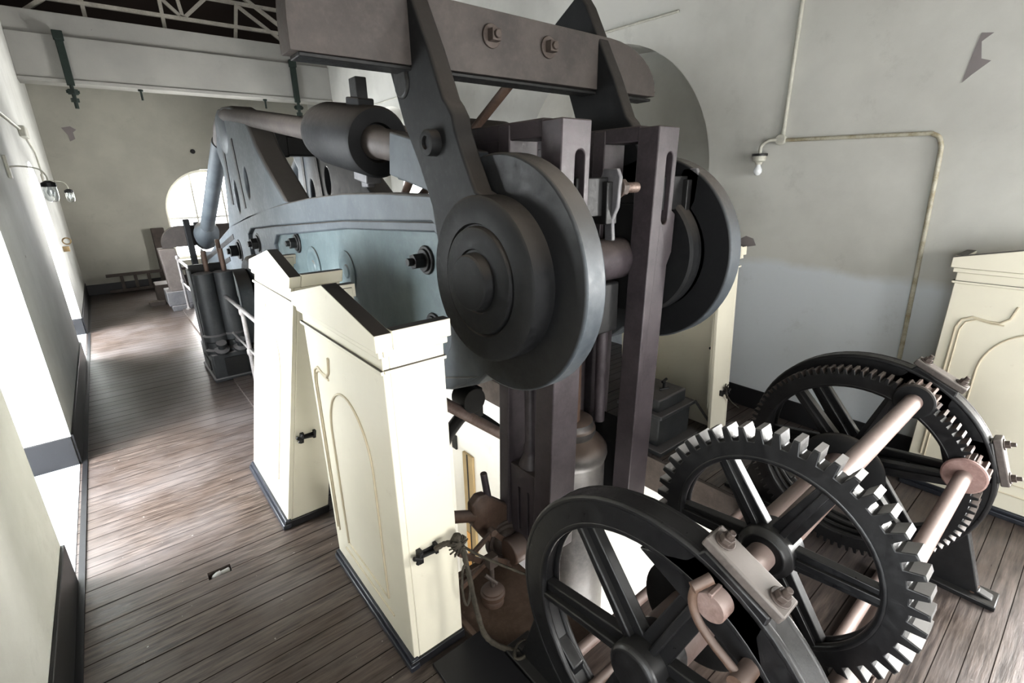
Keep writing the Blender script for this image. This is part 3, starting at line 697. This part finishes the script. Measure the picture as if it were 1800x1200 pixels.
# ------------------------------------------------------------------ hand winch
wn = thing('hand_winch', 'black cast iron hand winch with large toothed wheels and rusty shafts', 'winch', (2.2, .7, 0))
DY, DZ = .70, .605
S1 = (.472, 1.085); S2 = (.212, .775)
def gear(R, Ri, n, rr, hub, spokes, c, x0, x1, phase=0, sw=.035, hubw=.03):
    out = []
    for i in range(n):
        for fr, rad in ((-.30, Ri), (-.16, R), (.16, R), (.30, Ri)):
            a = 2 * pi * (i + fr) / n + phase; out.append((c[0] + rad * cos(a), c[1] + rad * sin(a)))
    m = MB().prism(out, 'x', x0, x1, [circle(c[0], c[1], rr, 48)])
    xm = (x0 + x1) / 2
    if spokes:
        m.lathe((x0 - hubw, c[0], c[1]), (1, 0, 0), [(0, hub * .75), (.008, hub * .82), (.02, hub), (x1 - x0 + hubw * 2 - .02, hub), (x1 - x0 + hubw * 2, hub * .8)], 32)
        for i in range(spokes):
            a = 2 * pi * i / spokes + phase; d = Vector((0, cos(a), sin(a))); p = Vector((xm, c[0], c[1]))
            m.bar(p + d * hub * .7, p + d * (rr + .01), sw * 1.35, (x1 - x0) * .55, up=(1, 0, 0), w1=sw)
            m.bar(p + d * hub * .7, p + d * (rr + .008), sw * .4, (x1 - x0) * .95, up=(1, 0, 0))
        m.lathe((xm - (x1 - x0) * .48, c[0], c[1]), (1, 0, 0), [(0, rr + .004), (0, rr - .022), ((x1 - x0) * .96, rr - .022), ((x1 - x0) * .96, rr + .004)], 64) if False else None
        # inner rim bead
        m.tube([(x0 + .012, c[0] + (rr - .004) * cos(2 * pi * i / 64), c[1] + (rr - .004) * sin(2 * pi * i / 64)) for i in range(64)], .014, 8, True)
        m.tube([(x1 - .012, c[0] + (rr - .004) * cos(2 * pi * i / 64), c[1] + (rr - .004) * sin(2 * pi * i / 64)) for i in range(64)], .014, 8, True)
    return m
def toothcaps(R, Ri, n, c, x0, x1, phase=0):
    """bright tips of the teeth, the light on them put into the colour"""
    m = MB()
    for i in range(n):
        q = []
        for fr, rad in ((-.27, Ri + (R - Ri) * .25), (-.165, R + .0015), (.165, R + .0015), (.27, Ri + (R - Ri) * .25)):
            a = 2 * pi * (i + fr) / n + phase; q.append((c[0] + rad * cos(a), c[1] + rad * sin(a)))
        m.prism(q, 'x', x0 + .001, x1 + .001)
    return m
def side_frame(x0, x1, near):
    c = (DY, DZ); R, Rr = .605, .50
    n = 72; out = [(c[0] + R * cos(2 * pi * i / n), c[1] + R * sin(2 * pi * i / n)) for i in range(n)]
    m = MB().prism(out, 'x', x0, x1, [circle(c[0], c[1], Rr, 64)])
    xm = (x0 + x1) / 2; w = x1 - x0
    for i in range(6):
        a = radians(52 + 60 * i); d = Vector((0, cos(a), sin(a))); p = Vector((xm, c[0], c[1]))
        m.bar(p + d * .06, p + d * (Rr + .02), .115, w * .45, up=(1, 0, 0), w1=.095)
        m.bar(p + d * .06, p + d * (Rr + .01), .028, w * .95, up=(1, 0, 0))
    m.lathe((x0 - .05, c[0], c[1]), (1, 0, 0), [(0, .06), (0, .085), (.015, .1), (w + .085, .1), (w + .1, .085), (w + .1, .06)], 36)
    for rr in (Rr, R - .012):
        for xx in (x0 + .012, x1 - .012):
            m.tube([(xx, c[0] + rr * cos(2 * pi * i / 64), c[1] + rr * sin(2 * pi * i / 64)) for i in range(64)], .016, 8, True)
    # bearing arms
    for S in (S1, S2):
        v = Vector((S[0] - c[0], S[1] - c[1])); d = v.normalized(); q = Vector((-d.y, d.x)); o = Vector(c)
        r0, r1 = v.length - .12, v.length + .09
        A = [o + d * r0 - q * .24, o + d * (r0 + .13) - q * .125, o + d * r1 - q * .105, o + d * r1 + q * .105, o + d * (r0 + .13) + q * .125, o + d * r0 + q * .24]
        m.prism([tuple(a) for a in A], 'x', x0, x1)
    # feet
    for s in (-1, 1):
        yy = c[0] + s * .42
        m.prism([(yy - .1 * s, .26), (yy + .12 * s, .42), (yy + .24 * s, .05), (yy + .3 * s, .035), (yy + .3 * s, 0), (yy - .1 * s, 0)], 'x', xm - .03, xm + .03)
        m.box(x0 - .03, x1 + .03, min(yy - .1 * s, yy + .32 * s), max(yy - .1 * s, yy + .32 * s), 0, .03)
    f = obj('side_frame', m, M['winch'], wn, .006)
    # bearing caps, each with two bolts
    for S in (S1, S2):
        v = Vector((S[0] - c[0], S[1] - c[1])); d = v.normalized(); q = Vector((-d.y, d.x)); o = Vector(c); rc = v.length + .106
        P = o + d * rc; rot = Matrix(((1, 0, 0), (0, q.x, d.x), (0, q.y, d.y)))
        obj('bearing_cap', MB().obox((xm, P.x, P.y), (w * .85, .25, .035), rot), M['cap'], f, .006)
        for s in (-1, 1):
            B = P + q * s * .088 + d * .0175
            obj('cap_bolt', MB().nut((xm, B.x, B.y), (0, d.x, d.y), .02, .02, 6, True, .02), M['bolt'], f, .002)
    # floor bolt on the foot
    obj('foot_bolt', MB().nut((xm - .0, .06, .03), (0, 0, 1), .022, .03, 6, True, .015), M['rust_dark'], f)
    return f
side_frame(1.10, 1.20, True)
side_frame(3.2, 3.29, False)
obj('drum', MB().cyl((1.2, DY, DZ), (3.2, DY, DZ), .098, n=40), M['rust'], wn)
for x in (1.42, 2.93): obj('drum_flange', MB().lathe((x, DY, DZ), (1, 0, 0), [(0, .1), (.0, .2), (.008, .212), (.022, .212), (.03, .2), (.03, .1)], 48), M['iron'] if x > 2 else M['dark'], wn)
obj('gear_wheel', gear(.398, .356, 46, .308, .085, 6, S1, 1.385, 1.445, radians(55), .055), M['winch'], wn, .003, label='large gear in the middle with pale tooth tips')
obj('tooth_tips', toothcaps(.398, .356, 46, S1, 1.387, 1.446, radians(55)), M['tooth'], bpy.data.objects['gear_wheel'])
g2 = obj('gear_wheel', gear(.565, .535, 88, .475, .11, 6, (DY, DZ), 3.03, 3.12, radians(47), .06), M['winch'], wn, .002, label='wide gear on the drum beside the far frame')
obj('tooth_tips', toothcaps(.565, .535, 88, (DY, DZ), 3.032, 3.121, radians(47)), M['bolt'], g2)
obj('shaft', MB().cyl((1.06, *S1), (3.32, *S1), .041, n=32), M['rust'], wn, .004)
obj('shaft', MB().cyl((1.04, *S2), (3.32, *S2), .034, n=28), M['rust'], wn, .004)
for S in (S1, S2):
    p = obj('pinion', gear(.088, .066, 13, .03, 0, 0, S, 3.03, 3.13), M['rust_dark'], wn, .002)
    obj('pinion_flange', MB().lathe((3.0, *S), (1, 0, 0), [(0, .04), (0, .083), (.006, .09), (.02, .09), (.026, .083), (.026, .04)], 40), M['flange'] if S is S2 else M['iron'], p)
obj('shaft_end', MB().lathe((1.05, *S1), (1, 0, 0), [(0, .03), (.0, .042), (.004, .045), (.06, .045)], 36), M['rust'], wn)
obj('shaft_key', MB().box(1.045, 1.1, S1[0] - .007, S1[0] + .007, S1[1] + .038, S1[1] + .052), M['rust'], wn, .003)
lv = smoothpath([(1.05, .515, 1.13), (1.048, .52, 1.09), (1.046, .51, 1.05), (1.046, .485, 1.015), (1.046, .445, .985), (1.046, .40, .96), (1.046, .365, .94)], 5)
obj('pawl_lever', MB().tube(lv, .013, 14).cyl((1.02, .362, .935), (1.1, .362, .935), .026, n=24).cyl((1.03, .515, 1.135), (1.08, .49, 1.155), .016, n=14), M['rust_dark'], wn)
# ladder-like cross bracing rod low between the frames
obj('stay_rod', MB().cyl((1.15, .95, .2), (3.24, .95, .2), .022, n=16), M['rust_dark'], wn)

# guard pipes lying along the floor
o = obj('guard_pipe', MB().cyl((1.28, 1.19, .03), (3.0, 1.19, .03), .028, n=18), M['rust'], loc=(2.1, 1.19, .0)); tag(o, 'rusty pipe lying along the edge of the floor opening', 'pipe')
o = obj('guard_pipe', MB().cyl((1.9, .41, .03), (3.05, .41, .03), .03, n=18), M['rust'], loc=(2.4, .41, .0)); tag(o, 'rusty pipe on the floorboards below the middle gear wheel', 'pipe')
lt = MB()
for i in range(9):
    x = 2.0 + i * .1
    lt.cyl((x, .36, .012), (x + .09, .24, .012), .005, n=6).cyl((x + .09, .36, .012), (x, .24, .012), .005, n=6)
lt.cyl((1.98, .36, .012), (2.92, .36, .012), .006, n=6).cyl((1.98, .24, .012), (2.92, .24, .012), .006, n=6)
o = obj('wire_grating', lt, M['rust_dark'], loc=(2.45, .3, 0)); tag(o, 'strip of crossed rusty wire on the floor beside the pipe under the gear wheel', 'grating')

# ------------------------------------------------------------------ valve gear by the front screen
t = thing('valve_box', 'brown oily iron box with raised gland and rod, beside the cord-tied screen', 'valve box', (1.2, 1.75, -.3))
obj('box_top', MB().box(1.0, 1.52, 1.24, 2.02, -.06, -.02).box(1.0, 1.03, 1.24, 2.02, -.06, .02).box(1.0, 1.52, 1.98, 2.02, -.06, .0), M['plate'], t, .005)
obj('box_body', MB().box(1.02, 1.5, 1.32, 2.0, -1.6, -.06), M['plate'], t, .006)
obj('gland', MB().lathe((1.23, 1.735, -.03), (0, 0, 1), [(0, .062), (.03, .06), (.04, .055), (.055, .068), (.08, .068), (.085, .058), (.095, .058), (.10, .048), (.105, .03)], 32), M['rust_dark'], t)
obj('valve_rod', MB().cyl((1.235, 1.74, .05), (1.245, 1.76, .24), .013, n=12).box(1.215, 1.27, 1.73, 1.78, .2, .27).cyl((1.25, 1.72, .1), (1.20, 1.76, .16), .011, n=8), M['bolt'], t, .002)
t = thing('valve_rocker', 'brown rocker arm with round boss on a long shaft, above the oily valve box', 'rocker arm', (1.42, 2.0, .2))
Z = Matrix.Identity(3)
ax0, ax1 = Vector((1.14, 2.0, .47)), Vector((1.66, 2.0, .0))
obj('rocker_shaft', MB().cyl((.98, 1.99, .50), (1.3, 2.0, .35), .035, n=20), M['rust_dark'], t)
hull = [(1.28, .44), (1.33, .48), (1.38, .47), (1.66, .22), (1.7, .1), (1.62, .02), (1.5, .0), (1.36, .16), (1.28, .3)]
obj('rocker_plate', MB().prism(hull, 'y', 1.97, 2.03), M['rust_dark'], t, .01)
obj('boss', MB().lathe((1.50, 1.975, .10), (-.15, -1, 0), [(0, .13), (.012, .13), (.014, .115), (.026, .112), (.028, .09), (.045, .085), (.06, .07), (.07, .03)], 36), M['bolt'], t)
obj('peg', MB().cyl((1.41, 2.0, .42), (1.385, 2.0, .60), .022, .02, 16), M['link'], t, .004)
lk = MB()
for a, b in (((1.16, 1.86, .22), (1.36, 1.9, .27)), ((1.36, 1.9, .27), (1.46, 1.92, .14)), ((1.1, 1.85, .30), (1.34, 1.87, .06)), ((1.08, 1.82, .1), (1.3, 1.84, .16)), ((1.3, 1.84, .16), (1.44, 1.86, .03))):
    lk.bar(a, b, .016, .03)
for p in ((1.36, 1.9, .27), (1.27, 1.85, .15), (1.44, 1.86, .03)): lk.cyl((p[0], p[1] - .02, p[2]), (p[0], p[1] + .02, p[2]), .022, n=14)
o = obj('valve_linkage', lk, M['rust_dark'], t)
t = thing('cross_shaft', 'brown cross shaft with curved dark bracket under the beam, above the valve rocker', 'shaft', (1.95, 2.9, .2))
obj('shaft_bar', MB().cyl((1.55, 2.9, .74), (2.55, 2.9, -.12), .045, n=20), M['rust'], t)
obj('curved_bracket', MB().tube(smoothpath([(1.6, 2.96, -.05), (1.66, 2.96, .2), (1.78, 2.96, .37), (1.95, 2.96, .42), (2.3, 2.96, .1), (2.6, 2.96, -.25)], 6), .05, 12).box(1.88, 2.02, 2.88, 3.02, .42, .66).cyl((1.93, 2.86, .58), (1.93, 3.04, .58), .1, n=24), M['dark'], t, .004)
t = thing('pit_door', 'narrow tan door edge on the lit white pit wall beyond the valve rocker', 'door', (3.15, 4.88, -3.6))
obj('door_leaf', MB().box(3.12, 3.157, 4.76, 4.99, -3.6, -1.3), M['tan'], t, .004)
obj('door_gap', MB().box(3.112, 3.12, 4.865, 4.885, -3.6, -1.3), M['dark'], t)
obj('glow_panel', MB().box(3.113, 3.12, 4.89, 4.98, -3.6, -2.6), M['amber'], t)  # warm glow from below, put into the panel's colour
o = obj('pit_plate', MB().box(3.13, 3.157, 5.16, 5.26, -1.36, -1.15), M['dark'], bevel=.004, loc=(3.15, 5.21, -1.36)); tag(o, 'small black plate high on the lit white pit wall', 'plate')

# cord tying the latch to the winch frame
cp = smoothpath([(.835, 1.61, .64), (.88, 1.59, .66), (.95, 1.58, .62), (.97, 1.57, .5), (.985, 1.56, .36), (1.0, 1.55, .22), (1.02, 1.52, .08), (1.06, 1.46, .03), (1.12, 1.38, .02), (1.18, 1.33, .02)], 8)
t = thing('tie_cord', 'frayed dark cord looped from the screen latch to the winch frame', 'cord', (.97, 1.57, 0))
rr = [.011 + .004 * random.random() for _ in cp]
obj('cord', MB().tube(cp, rr, 8), M['cordm'], t)
obj('cord', MB().tube(smoothpath([(.95, 1.58, .62), (1.0, 1.5, .585), (1.06, 1.38, .57), (1.12, 1.3, .545), (1.19, 1.22, .53)], 6), .006, 6), M['cordm'], t)
lp = [(.955 + .022 * sin(a), 1.56, .40 + .12 * cos(a)) for a in [2 * pi * i / 18 for i in range(18)]]
obj('cord_loop', MB().tube(lp, .006, 6, True), M['cordm'], t)
kn = MB()
for i in range(26):
    a = random.random() * 6.28; b = random.random() * 3
    p = Vector((.93, 1.58, .635)); q = p + Vector((cos(a) * .05, sin(b) * .02 - .02, sin(a) * .05)); kn.tube([p + Vector((random.uniform(-.02, .02), 0, random.uniform(-.02, .02))), (p + q) / 2 + Vector((0, -.02, .01)), q], .004, 5)
kn.lathe((.93, 1.585, .60), (.1, 0, 1), [(0, .015), (.02, .028), (.05, .03), (.08, .018)], 12)
obj('knot', kn, M['cordm'], t)
rg = []
for a_ in (0, 1.3, 2.2): rg.append([(1.13 + .05 * cos(2 * pi * i / 16) , 1.37 + .035 * sin(2 * pi * i / 16 + a_ * .2), .015 + .01 * a_) for i in range(16)])
rm = MB()
for q in rg: rm.tube(q, .007, 6, True)
obj('cord_coil', rm, M['cordm'], t)
# black board standing in for the floor shadow at the front screen
o = obj('shadow_board', MB().box(.765, 1.065, .7, 1.6, 0, .022), M['blackpaint'], bevel=.004, loc=(.92, 1.1, 0)); tag(o, 'flat black board painting in the floor shadow between the cord-tied screen and the winch', 'step')

# ------------------------------------------------------------------ things on the right
t = thing('oil_box', 'small dark square iron oil box on the boards beyond the strap links', 'oil box', (3.45, 2.25, 0))
obj('box_body', MB().box(3.2, 3.66, 2.05, 2.45, .04, .3), M['pump'], t, .012)
obj('foot_plate', MB().box(3.14, 3.74, 1.97, 2.52, 0, .04), M['pump'], t, .006)
obj('rim', MB().box(3.18, 3.69, 2.02, 2.48, .3, .335), M['pump'], t, .008)
ld = obj('lid', MB().box(3.22, 3.62, 2.08, 2.42, .335, .45), M['pump'], t, .015)
obj('thumbscrew', MB().cyl((3.46, 2.2, .45), (3.46, 2.2, .52), .012, n=10).cyl((3.43, 2.2, .52), (3.49, 2.2, .535), .012, n=10).cyl((3.4, 2.2, .46), (3.47, 2.16, .47), .01, n=8), M['dark'], ld)
obj('stay', MB().bar((3.68, 2.02, .33), (3.86, 1.9, .02), .02, .02), M['grey'], t)
o = obj('iron_spike', MB().cyl((3.845, 1.96, .82), (3.70, 1.95, .83), .011, n=10), M['dark'], loc=(3.89, 1.94, .82)); tag(o, 'dark iron spike through the screen by the right wall', 'spike')
st = MB()
for i in range(4): st.box(3.13 + .05 * i, 4.0, 1.55 + i * .0, 2.6, -.0 + .0, .0 + .001)
# rag wire on the end-on screen's latch
wm = MB()
for i in range(16):
    p = Vector((3.83, 1.84, .44)); q = p + Vector((random.uniform(-.05, .05), random.uniform(-.03, 0), random.uniform(-.07, .07))); wm.tube([p + Vector((0, -.01, random.uniform(-.04, .04))), (p + q) / 2, q], .005, 5)
wm.tube(smoothpath([(3.83, 1.83, .42), (3.88, 1.8, .34), (3.95, 1.76, .27)], 5), .005, 5)
o = obj('wire_tangle', wm, M['cordm'], loc=(3.83, 1.84, .44)); tag(o, 'tangle of dark wire on the latch of the end-on screen by the right wall', 'wire')

# ------------------------------------------------------------------ aisle: railing, pump, far blocks, ladder
def railing(y0, y1, z0, z1, posts, lbl):
    t = thing('hand_rail', lbl, 'railing', (.9, (y0 + y1) / 2, 0), 'pipe railings along the engine')
    obj('top_rail', MB().cyl((.9, y0, z0), (.9, y1, z1), .022, n=16), M['rail'], t)
    obj('mid_rail', MB().cyl((.9, y0, z0 - .42), (.9, y1, z1 - .43), .014, n=14), M['rail'], t)
    for y in posts:
        obj('rail_post', MB().cyl((.9, y, 0.03), (.9, y, 1.0), .022, n=16).lathe((.9, y, 0.03), (0, 0, 1), [(0, .05), (.015, .05), (.02, .03), (.04, .024)], 20).lathe((.9, y, .94), (0, 0, 1), [(0, .024), (.02, .034), (.06, .034), (.075, .024)], 20).lathe((.9, y, .51), (0, 0, 1), [(0, .024), (.02, .032), (.06, .032), (.075, .024)], 20), M['rail'], t)
railing(4.75, 6.26, 1.0, 1.0, (5.45,), 'grey two-bar pipe railing between the twin pump and the nearest screens')
railing(7.15, 10.7, .99, .94, (9.0, 10.65), 'grey two-bar pipe railing between the twin pump and the grey catch block')
struct('trim_kerb', MB().box(.8, .975, 4.6, 6.25, 0, .03).box(.8, .975, 7.15, 10.7, 0, .03), M['floor'])

t = thing('twin_pump', 'dark twin-cylinder iron pump with three upright rods beside the railing', 'pump', (.84, 6.6, 0))
obj('base_block', MB().box(.64, 1.02, 6.3, 7.1, .0, .34).box(.62, 1.03, 6.28, 7.12, .0, .05), M['pump'], t, .015)
obj('front_recess', MB().box(.76, .99, 6.285, 6.3, .06, .28), M['dark'], t)
obj('side_recess', MB().box(.625, .64, 6.5, 6.9, .1, .22), M['dark'], t)
for x in (.74, .94):
    obj('cylinder', MB().lathe((x, 6.44, .34), (0, 0, 1), [(0, .1), (.0, .13), (.03, .13), (.05, .1), (.12, .1), (.14, .13), (.2, .13), (.22, .112), (.6, .112), (.62, .105), (.92, .105), (.93, .08)], 32), M['pump'], t)
    obj('clamp', MB().lathe((x + .02, 6.33, .36), (0, -.5, 1), [(0, .08), (.03, .08), (.05, .04), (.09, .035), (.1, .055), (.13, .055)], 16), M['pump'], t)
obj('back_plate', MB().box(.64, 1.02, 6.62, 6.68, .34, 1.34), M['dark'], t, .008)
obj('side_plate', MB().box(.62, .64, 6.45, 6.72, .3, 1.3), M['pump'], t, .006)
for x, y, z in ((.8, 6.5, 1.5), (.96, 6.42, 1.52), (1.02, 6.9, 1.58)):
    obj('pump_rod', MB().cyl((x, y, 1.2), (x, y, z), .026, n=16), M['rust_dark'], t, .004)

t = thing('catch_block', 'grey timber catch block standing on stacked iron under the far crossbar end', 'catch block', (.83, 11.0, 0))
obj('base_block', MB().box(.66, 1.0, 10.72, 11.3, .0, .1), M['grey'], t, .008)
obj('iron_box', MB().box(.62, 1.02, 10.75, 11.3, .1, .36), M['grey'], t, .012)
obj('timber_pad', MB().add([(.7, 10.8, .36), (.98, 10.8, .36), (.98, 11.2, .36), (.7, 11.2, .36), (.66, 10.85, 1.12), (.92, 10.85, 1.12), (.92, 11.2, 1.12), (.66, 11.2, 1.12)], [(0, 3, 2, 1), (4, 5, 6, 7), (0, 1, 5, 4), (1, 2, 6, 5), (2, 3, 7, 6), (3, 0, 4, 7)]), M['padtimber'], t, .012)
t = thing('floor_blocks', 'pair of low timber blocks on the floor beyond the grey catch block', 'timber block', (.62, 11.9, 0))
obj('block', MB().box(.52, .8, 11.6, 12.1, .0, .38), M['timber'], t, .01)
obj('block', MB().box(.36, .62, 11.5, 11.7, .0, .08), M['padtimber'], t, .006)
o = obj('timber_post', MB().box(.78, 1.02, 13.54, 13.66, 0, 1.32), M['timber'], bevel=.01, loc=(.9, 13.6, 0)); tag(o, 'dark upright timber post against the back wall beside the arched window', 'post')
t = thing('ladder', 'dark wooden ladder lying on its side against the back wall', 'ladder', (.4, 13.5, 0))
for z in (.06, .40): obj('ladder_rail', MB().box(-.2, 1.5, 13.46, 13.52, z - .03, z + .03), M['timber'], t, .006)
for x in (.06, .3, .54, .78, 1.02, 1.26): obj('rung', MB().box(x - .03, x + .03, 13.47, 13.51, .08, .38), M['timber'], t)
# roller in the little floor hole
o = obj('floor_roller', MB().lathe((.05, 2.94, -.022), (1, .15, 0), [(0, .01), (.008, .02), (.03, .028), (.05, .028), (.052, .022), (.095, .022), (.1, .015)], 20), M['tooth'], loc=(.095, 2.95, -.05))
tag(o, 'small pale metal roller set in a rectangular hole in the aisle floor', 'roller')
struct('trim_socket', MB().box(.02, .17, 2.90, 3.0, -.11, -.06), M['dark'])

# ------------------------------------------------------------------ lamps and conduits
def conduit(name, pts, r, mat, lbl, cat='conduit', n=10):
    o = obj(name, MB().tube(pts, r, n), mat, loc=tuple(pts[0])); return tag(o, lbl, cat)
xw = XR - .02
conduit('wall_conduit', [(xw, 1.99, 2.49), (xw, 1.985, 5.0)], .016, M['conduit'], 'pale conduit running straight up the right wall from the lamp')
conduit('wall_conduit', [(xw, 2.0, 2.47)] + smoothpath([(xw, 1.9, 2.467), (xw, 1.1, 2.45), (xw, .98, 2.44), (xw, .93, 2.38), (xw, .915, 2.2), (xw, .88, 1.2), (xw, .85, .2)], 6), .015, M['conduit_rust'], 'rust-flecked conduit running level then bending down the right wall')
conduit('wall_conduit', [(xw, 3.1, 3.66), (xw, 6.0, 3.68), (xw, 10.2, 3.62)], .012, M['conduit'], 'thin conduit running level along the right wall above the arches')
t = thing('wall_lamp', 'small bare bulb lamp on a curved arm on the right wall', 'lamp', (XR, 2.02, 2.47), 'wall lamps')
obj('junction_box', MB().cyl((XR, 2.0, 2.475), (XR - .045, 2.0, 2.475), .042, n=20), M['conduit'], t, .004)
obj('lamp_arm', MB().tube(smoothpath([(XR - .03, 2.02, 2.475), (XR - .05, 2.09, 2.47), (XR - .06, 2.14, 2.43), (XR - .06, 2.145, 2.36)], 6), .014, 10), M['conduit'], t)
obj('lamp_holder', MB().cyl((XR - .06, 2.145, 2.37), (XR - .06, 2.145, 2.35), .062, n=20), M['dark'], t)
obj('lamp_cap', MB().lathe((XR - .06, 2.145, 2.35), (0, 0, -1), [(0, .055), (.04, .05), (.05, .03), (.07, .025)], 20), M['conduit'], t)
obj('bulb', MB().lathe((XR - .06, 2.145, 2.285), (0, 0, -1), [(0, .014), (.02, .02), (.045, .033), (.07, .033), (.09, .02), (.096, .005)], 20), M['bulb'], t)
def jarlamp(y, x, z, lbl, s=1.0):
    t = thing('wall_lamp', lbl, 'lamp', (XL, y, z + .2), 'wall lamps')
    obj('wall_plate', MB().box(XL, XL + .025, y - .04, y + .04, z + .1, z + .3), M['conduit'], t, .006)
    obj('lamp_arm', MB().tube(smoothpath([(XL + .02, y, z + .2), (XL + .1, y, z + .205), (x - .04, y, z + .18), (x, y, z + .12), (x, y, z + .06)], 6), .007, 10), M['conduit'], t)
    obj('lamp_cap', MB().lathe((x, y, z + .075), (0, 0, -1), [(0, .018), (.008, .035), (.02, .056), (.055, .058), (.055, .04)], 28), M['dark'], t)
    obj('glass_jar', MB().lathe((x, y, z + .02), (0, 0, -1), [(0, .05), (.03, .053), (.1, .052), (.13, .04), (.14, .02)], 28), M['jar'], t)
    obj('bulb', MB().lathe((x, y, z + .02), (0, 0, -1), [(0, .014), (.02, .016), (.04, .026), (.06, .028), (.085, .018), (.092, .004)], 18), M['bulb'], t)
jarlamp(6.6, -.325, 2.195, 'glass jar lamp on a bent arm on the pier between the left windows', 1.0)
jarlamp(10.6, -.31, 2.11, 'glass jar lamp on the left wall past the second window, nearer the back wall', 1.0)
xl = XL + .02
conduit('wall_conduit', [(xl, 3.0, 2.95), (xl, 9.1, 2.92)], .016, M['conduit'], 'pale conduit running level high on the left wall to a box')
o = obj('junction_box', MB().box(XL, XL + .07, 9.05, 9.5, 2.83, 2.96), M['conduit'], bevel=.01, loc=(XL, 9.3, 2.9)); tag(o, 'small pale electrical box high on the left wall', 'box')
conduit('wall_conduit', smoothpath([(xl, 9.5, 2.9), (xl, 10.2, 2.78), (xl, 10.5, 2.7), (xl, 10.6, 2.5), (xl, 10.6, 2.34)], 5), .012, M['conduit'], 'thin conduit dropping from the box to the farther left wall lamp')
o = obj('wall_hook', MB().tube([(XL + .02 + .05 * (1 - cos(2 * pi * i / 14)), 10.6, 1.4 + .05 * sin(2 * pi * i / 14)) for i in range(14)], .010, 8, True).box(XL, XL + .08, 10.56, 10.64, 1.24, 1.32), M['brass'], loc=(XL, 10.6, 1.3)); tag(o, 'small brass hook and ring on the left wall below the farther lamp', 'hook')
# places where the paint has flaked off
def flake(pts, axis, pos, d): return MB().prism(pts, axis, pos, pos + d)
struct('wall_right_flake', flake([(.80, 3.02), (.85, 2.98), (.83, 2.88), (.78, 2.86), (.86, 2.79), (.90, 2.75), (.885, 2.88), (.87, 2.98), (.86, 3.03)], 'x', XR - .004, .004), M['chip'])
struct('wall_right_flake', flake([(2.27, 1.62), (2.2, 1.66), (2.13, 1.64), (2.1, 1.58), (2.19, 1.56), (2.24, 1.57)], 'x', XR - .004, .004), M['chip'])
struct('wall_back_flake', flake([(-.24, 3.33), (-.1, 3.36), (-.02, 3.30), (-.08, 3.25), (-.07, 3.13), (-.16, 3.08), (-.17, 3.2)], 'y', YB - .004, .004), M['chip'])
struct('wall_back_flake', flake(circle(1.91, 2.93, .05, 9), 'y', YB - .01, .01), M['dark'])

# ------------------------------------------------------------------ light
w = bpy.data.worlds.new('sky'); SC.world = w; w.use_nodes = True
w.node_tree.nodes['Background'].inputs[0].default_value = (.93, .97, 1.0, 1); w.node_tree.nodes['Background'].inputs[1].default_value = 6.0
def area(name, loc, direction, sx, sy, power, col=(1, .98, .95)):
    l = bpy.data.lights.new(name, 'AREA'); l.shape = 'RECTANGLE'; l.size = sx; l.size_y = sy; l.energy = power; l.color = col
    o = bpy.data.objects.new(name, l); COL.objects.link(o); o.location = loc
    o.rotation_euler = Vector(direction).to_track_quat('-Z', 'Y').to_euler(); return o
for (c, h), p in zip(LW, (50, 420, 700)): area('daylight_left', (XL - TH - .5, c, 1.9), (1, 0, -.3), 1.7, 2.6, p, (.93, .97, 1))  # first lamp shines through the added, unseen window
for (c, h), p in zip(LW[1:], (800, 560)): area('skylight_left', (XL - TH - 1.35, c, 4.5), (2.75, 0, -4.5), 1.4, 1.0, p, (.96, .98, 1))
area('skylight_right', (XR + 1.9, -1.2, 4.4), (-2.9, .5, -4.4), 1.4, 1.2, 500, (1, .99, .97))
area('daylight_back', (2.08, YB + .9, 1.6), (0, -1, -.1), 1.8, 2.2, 260)
area('daylight_right', (XR + 1.1, -1.55, 1.7), (-1, 0, -.25), 1.6, 2.4, 700)
area('daylight_right', (XR + 1.3, 9.3, 1.7), (-1, 0, -.1), 1.5, 2.0, 450)
area('daylight_front', (3.0, YF - 1.0, 1.9), (0, 1, -.2), 1.8, 2.6, 130)
area('daylight_front', (.6, YF - 1.0, 1.9), (0, 1, -.2), 1.6, 2.6, 140)
area('pit_lamp', (2.0, PY0 - .6, -2.2), (.2, 1, .1), 1.6, 1.6, 120)

SC.view_settings.view_transform = 'Standard'
SC.view_settings.look = 'None'
SC.view_settings.exposure = 0.66
SC.view_settings.gamma = .86
SC.cycles.use_denoising = True
SC.cycles.max_bounces = 8; SC.cycles.diffuse_bounces = 5; SC.cycles.glossy_bounces = 3; SC.cycles.transparent_max_bounces = 8
SC.cycles.sample_clamp_indirect = 6
SC.cycles.caustics_reflective = False; SC.cycles.caustics_refractive = False
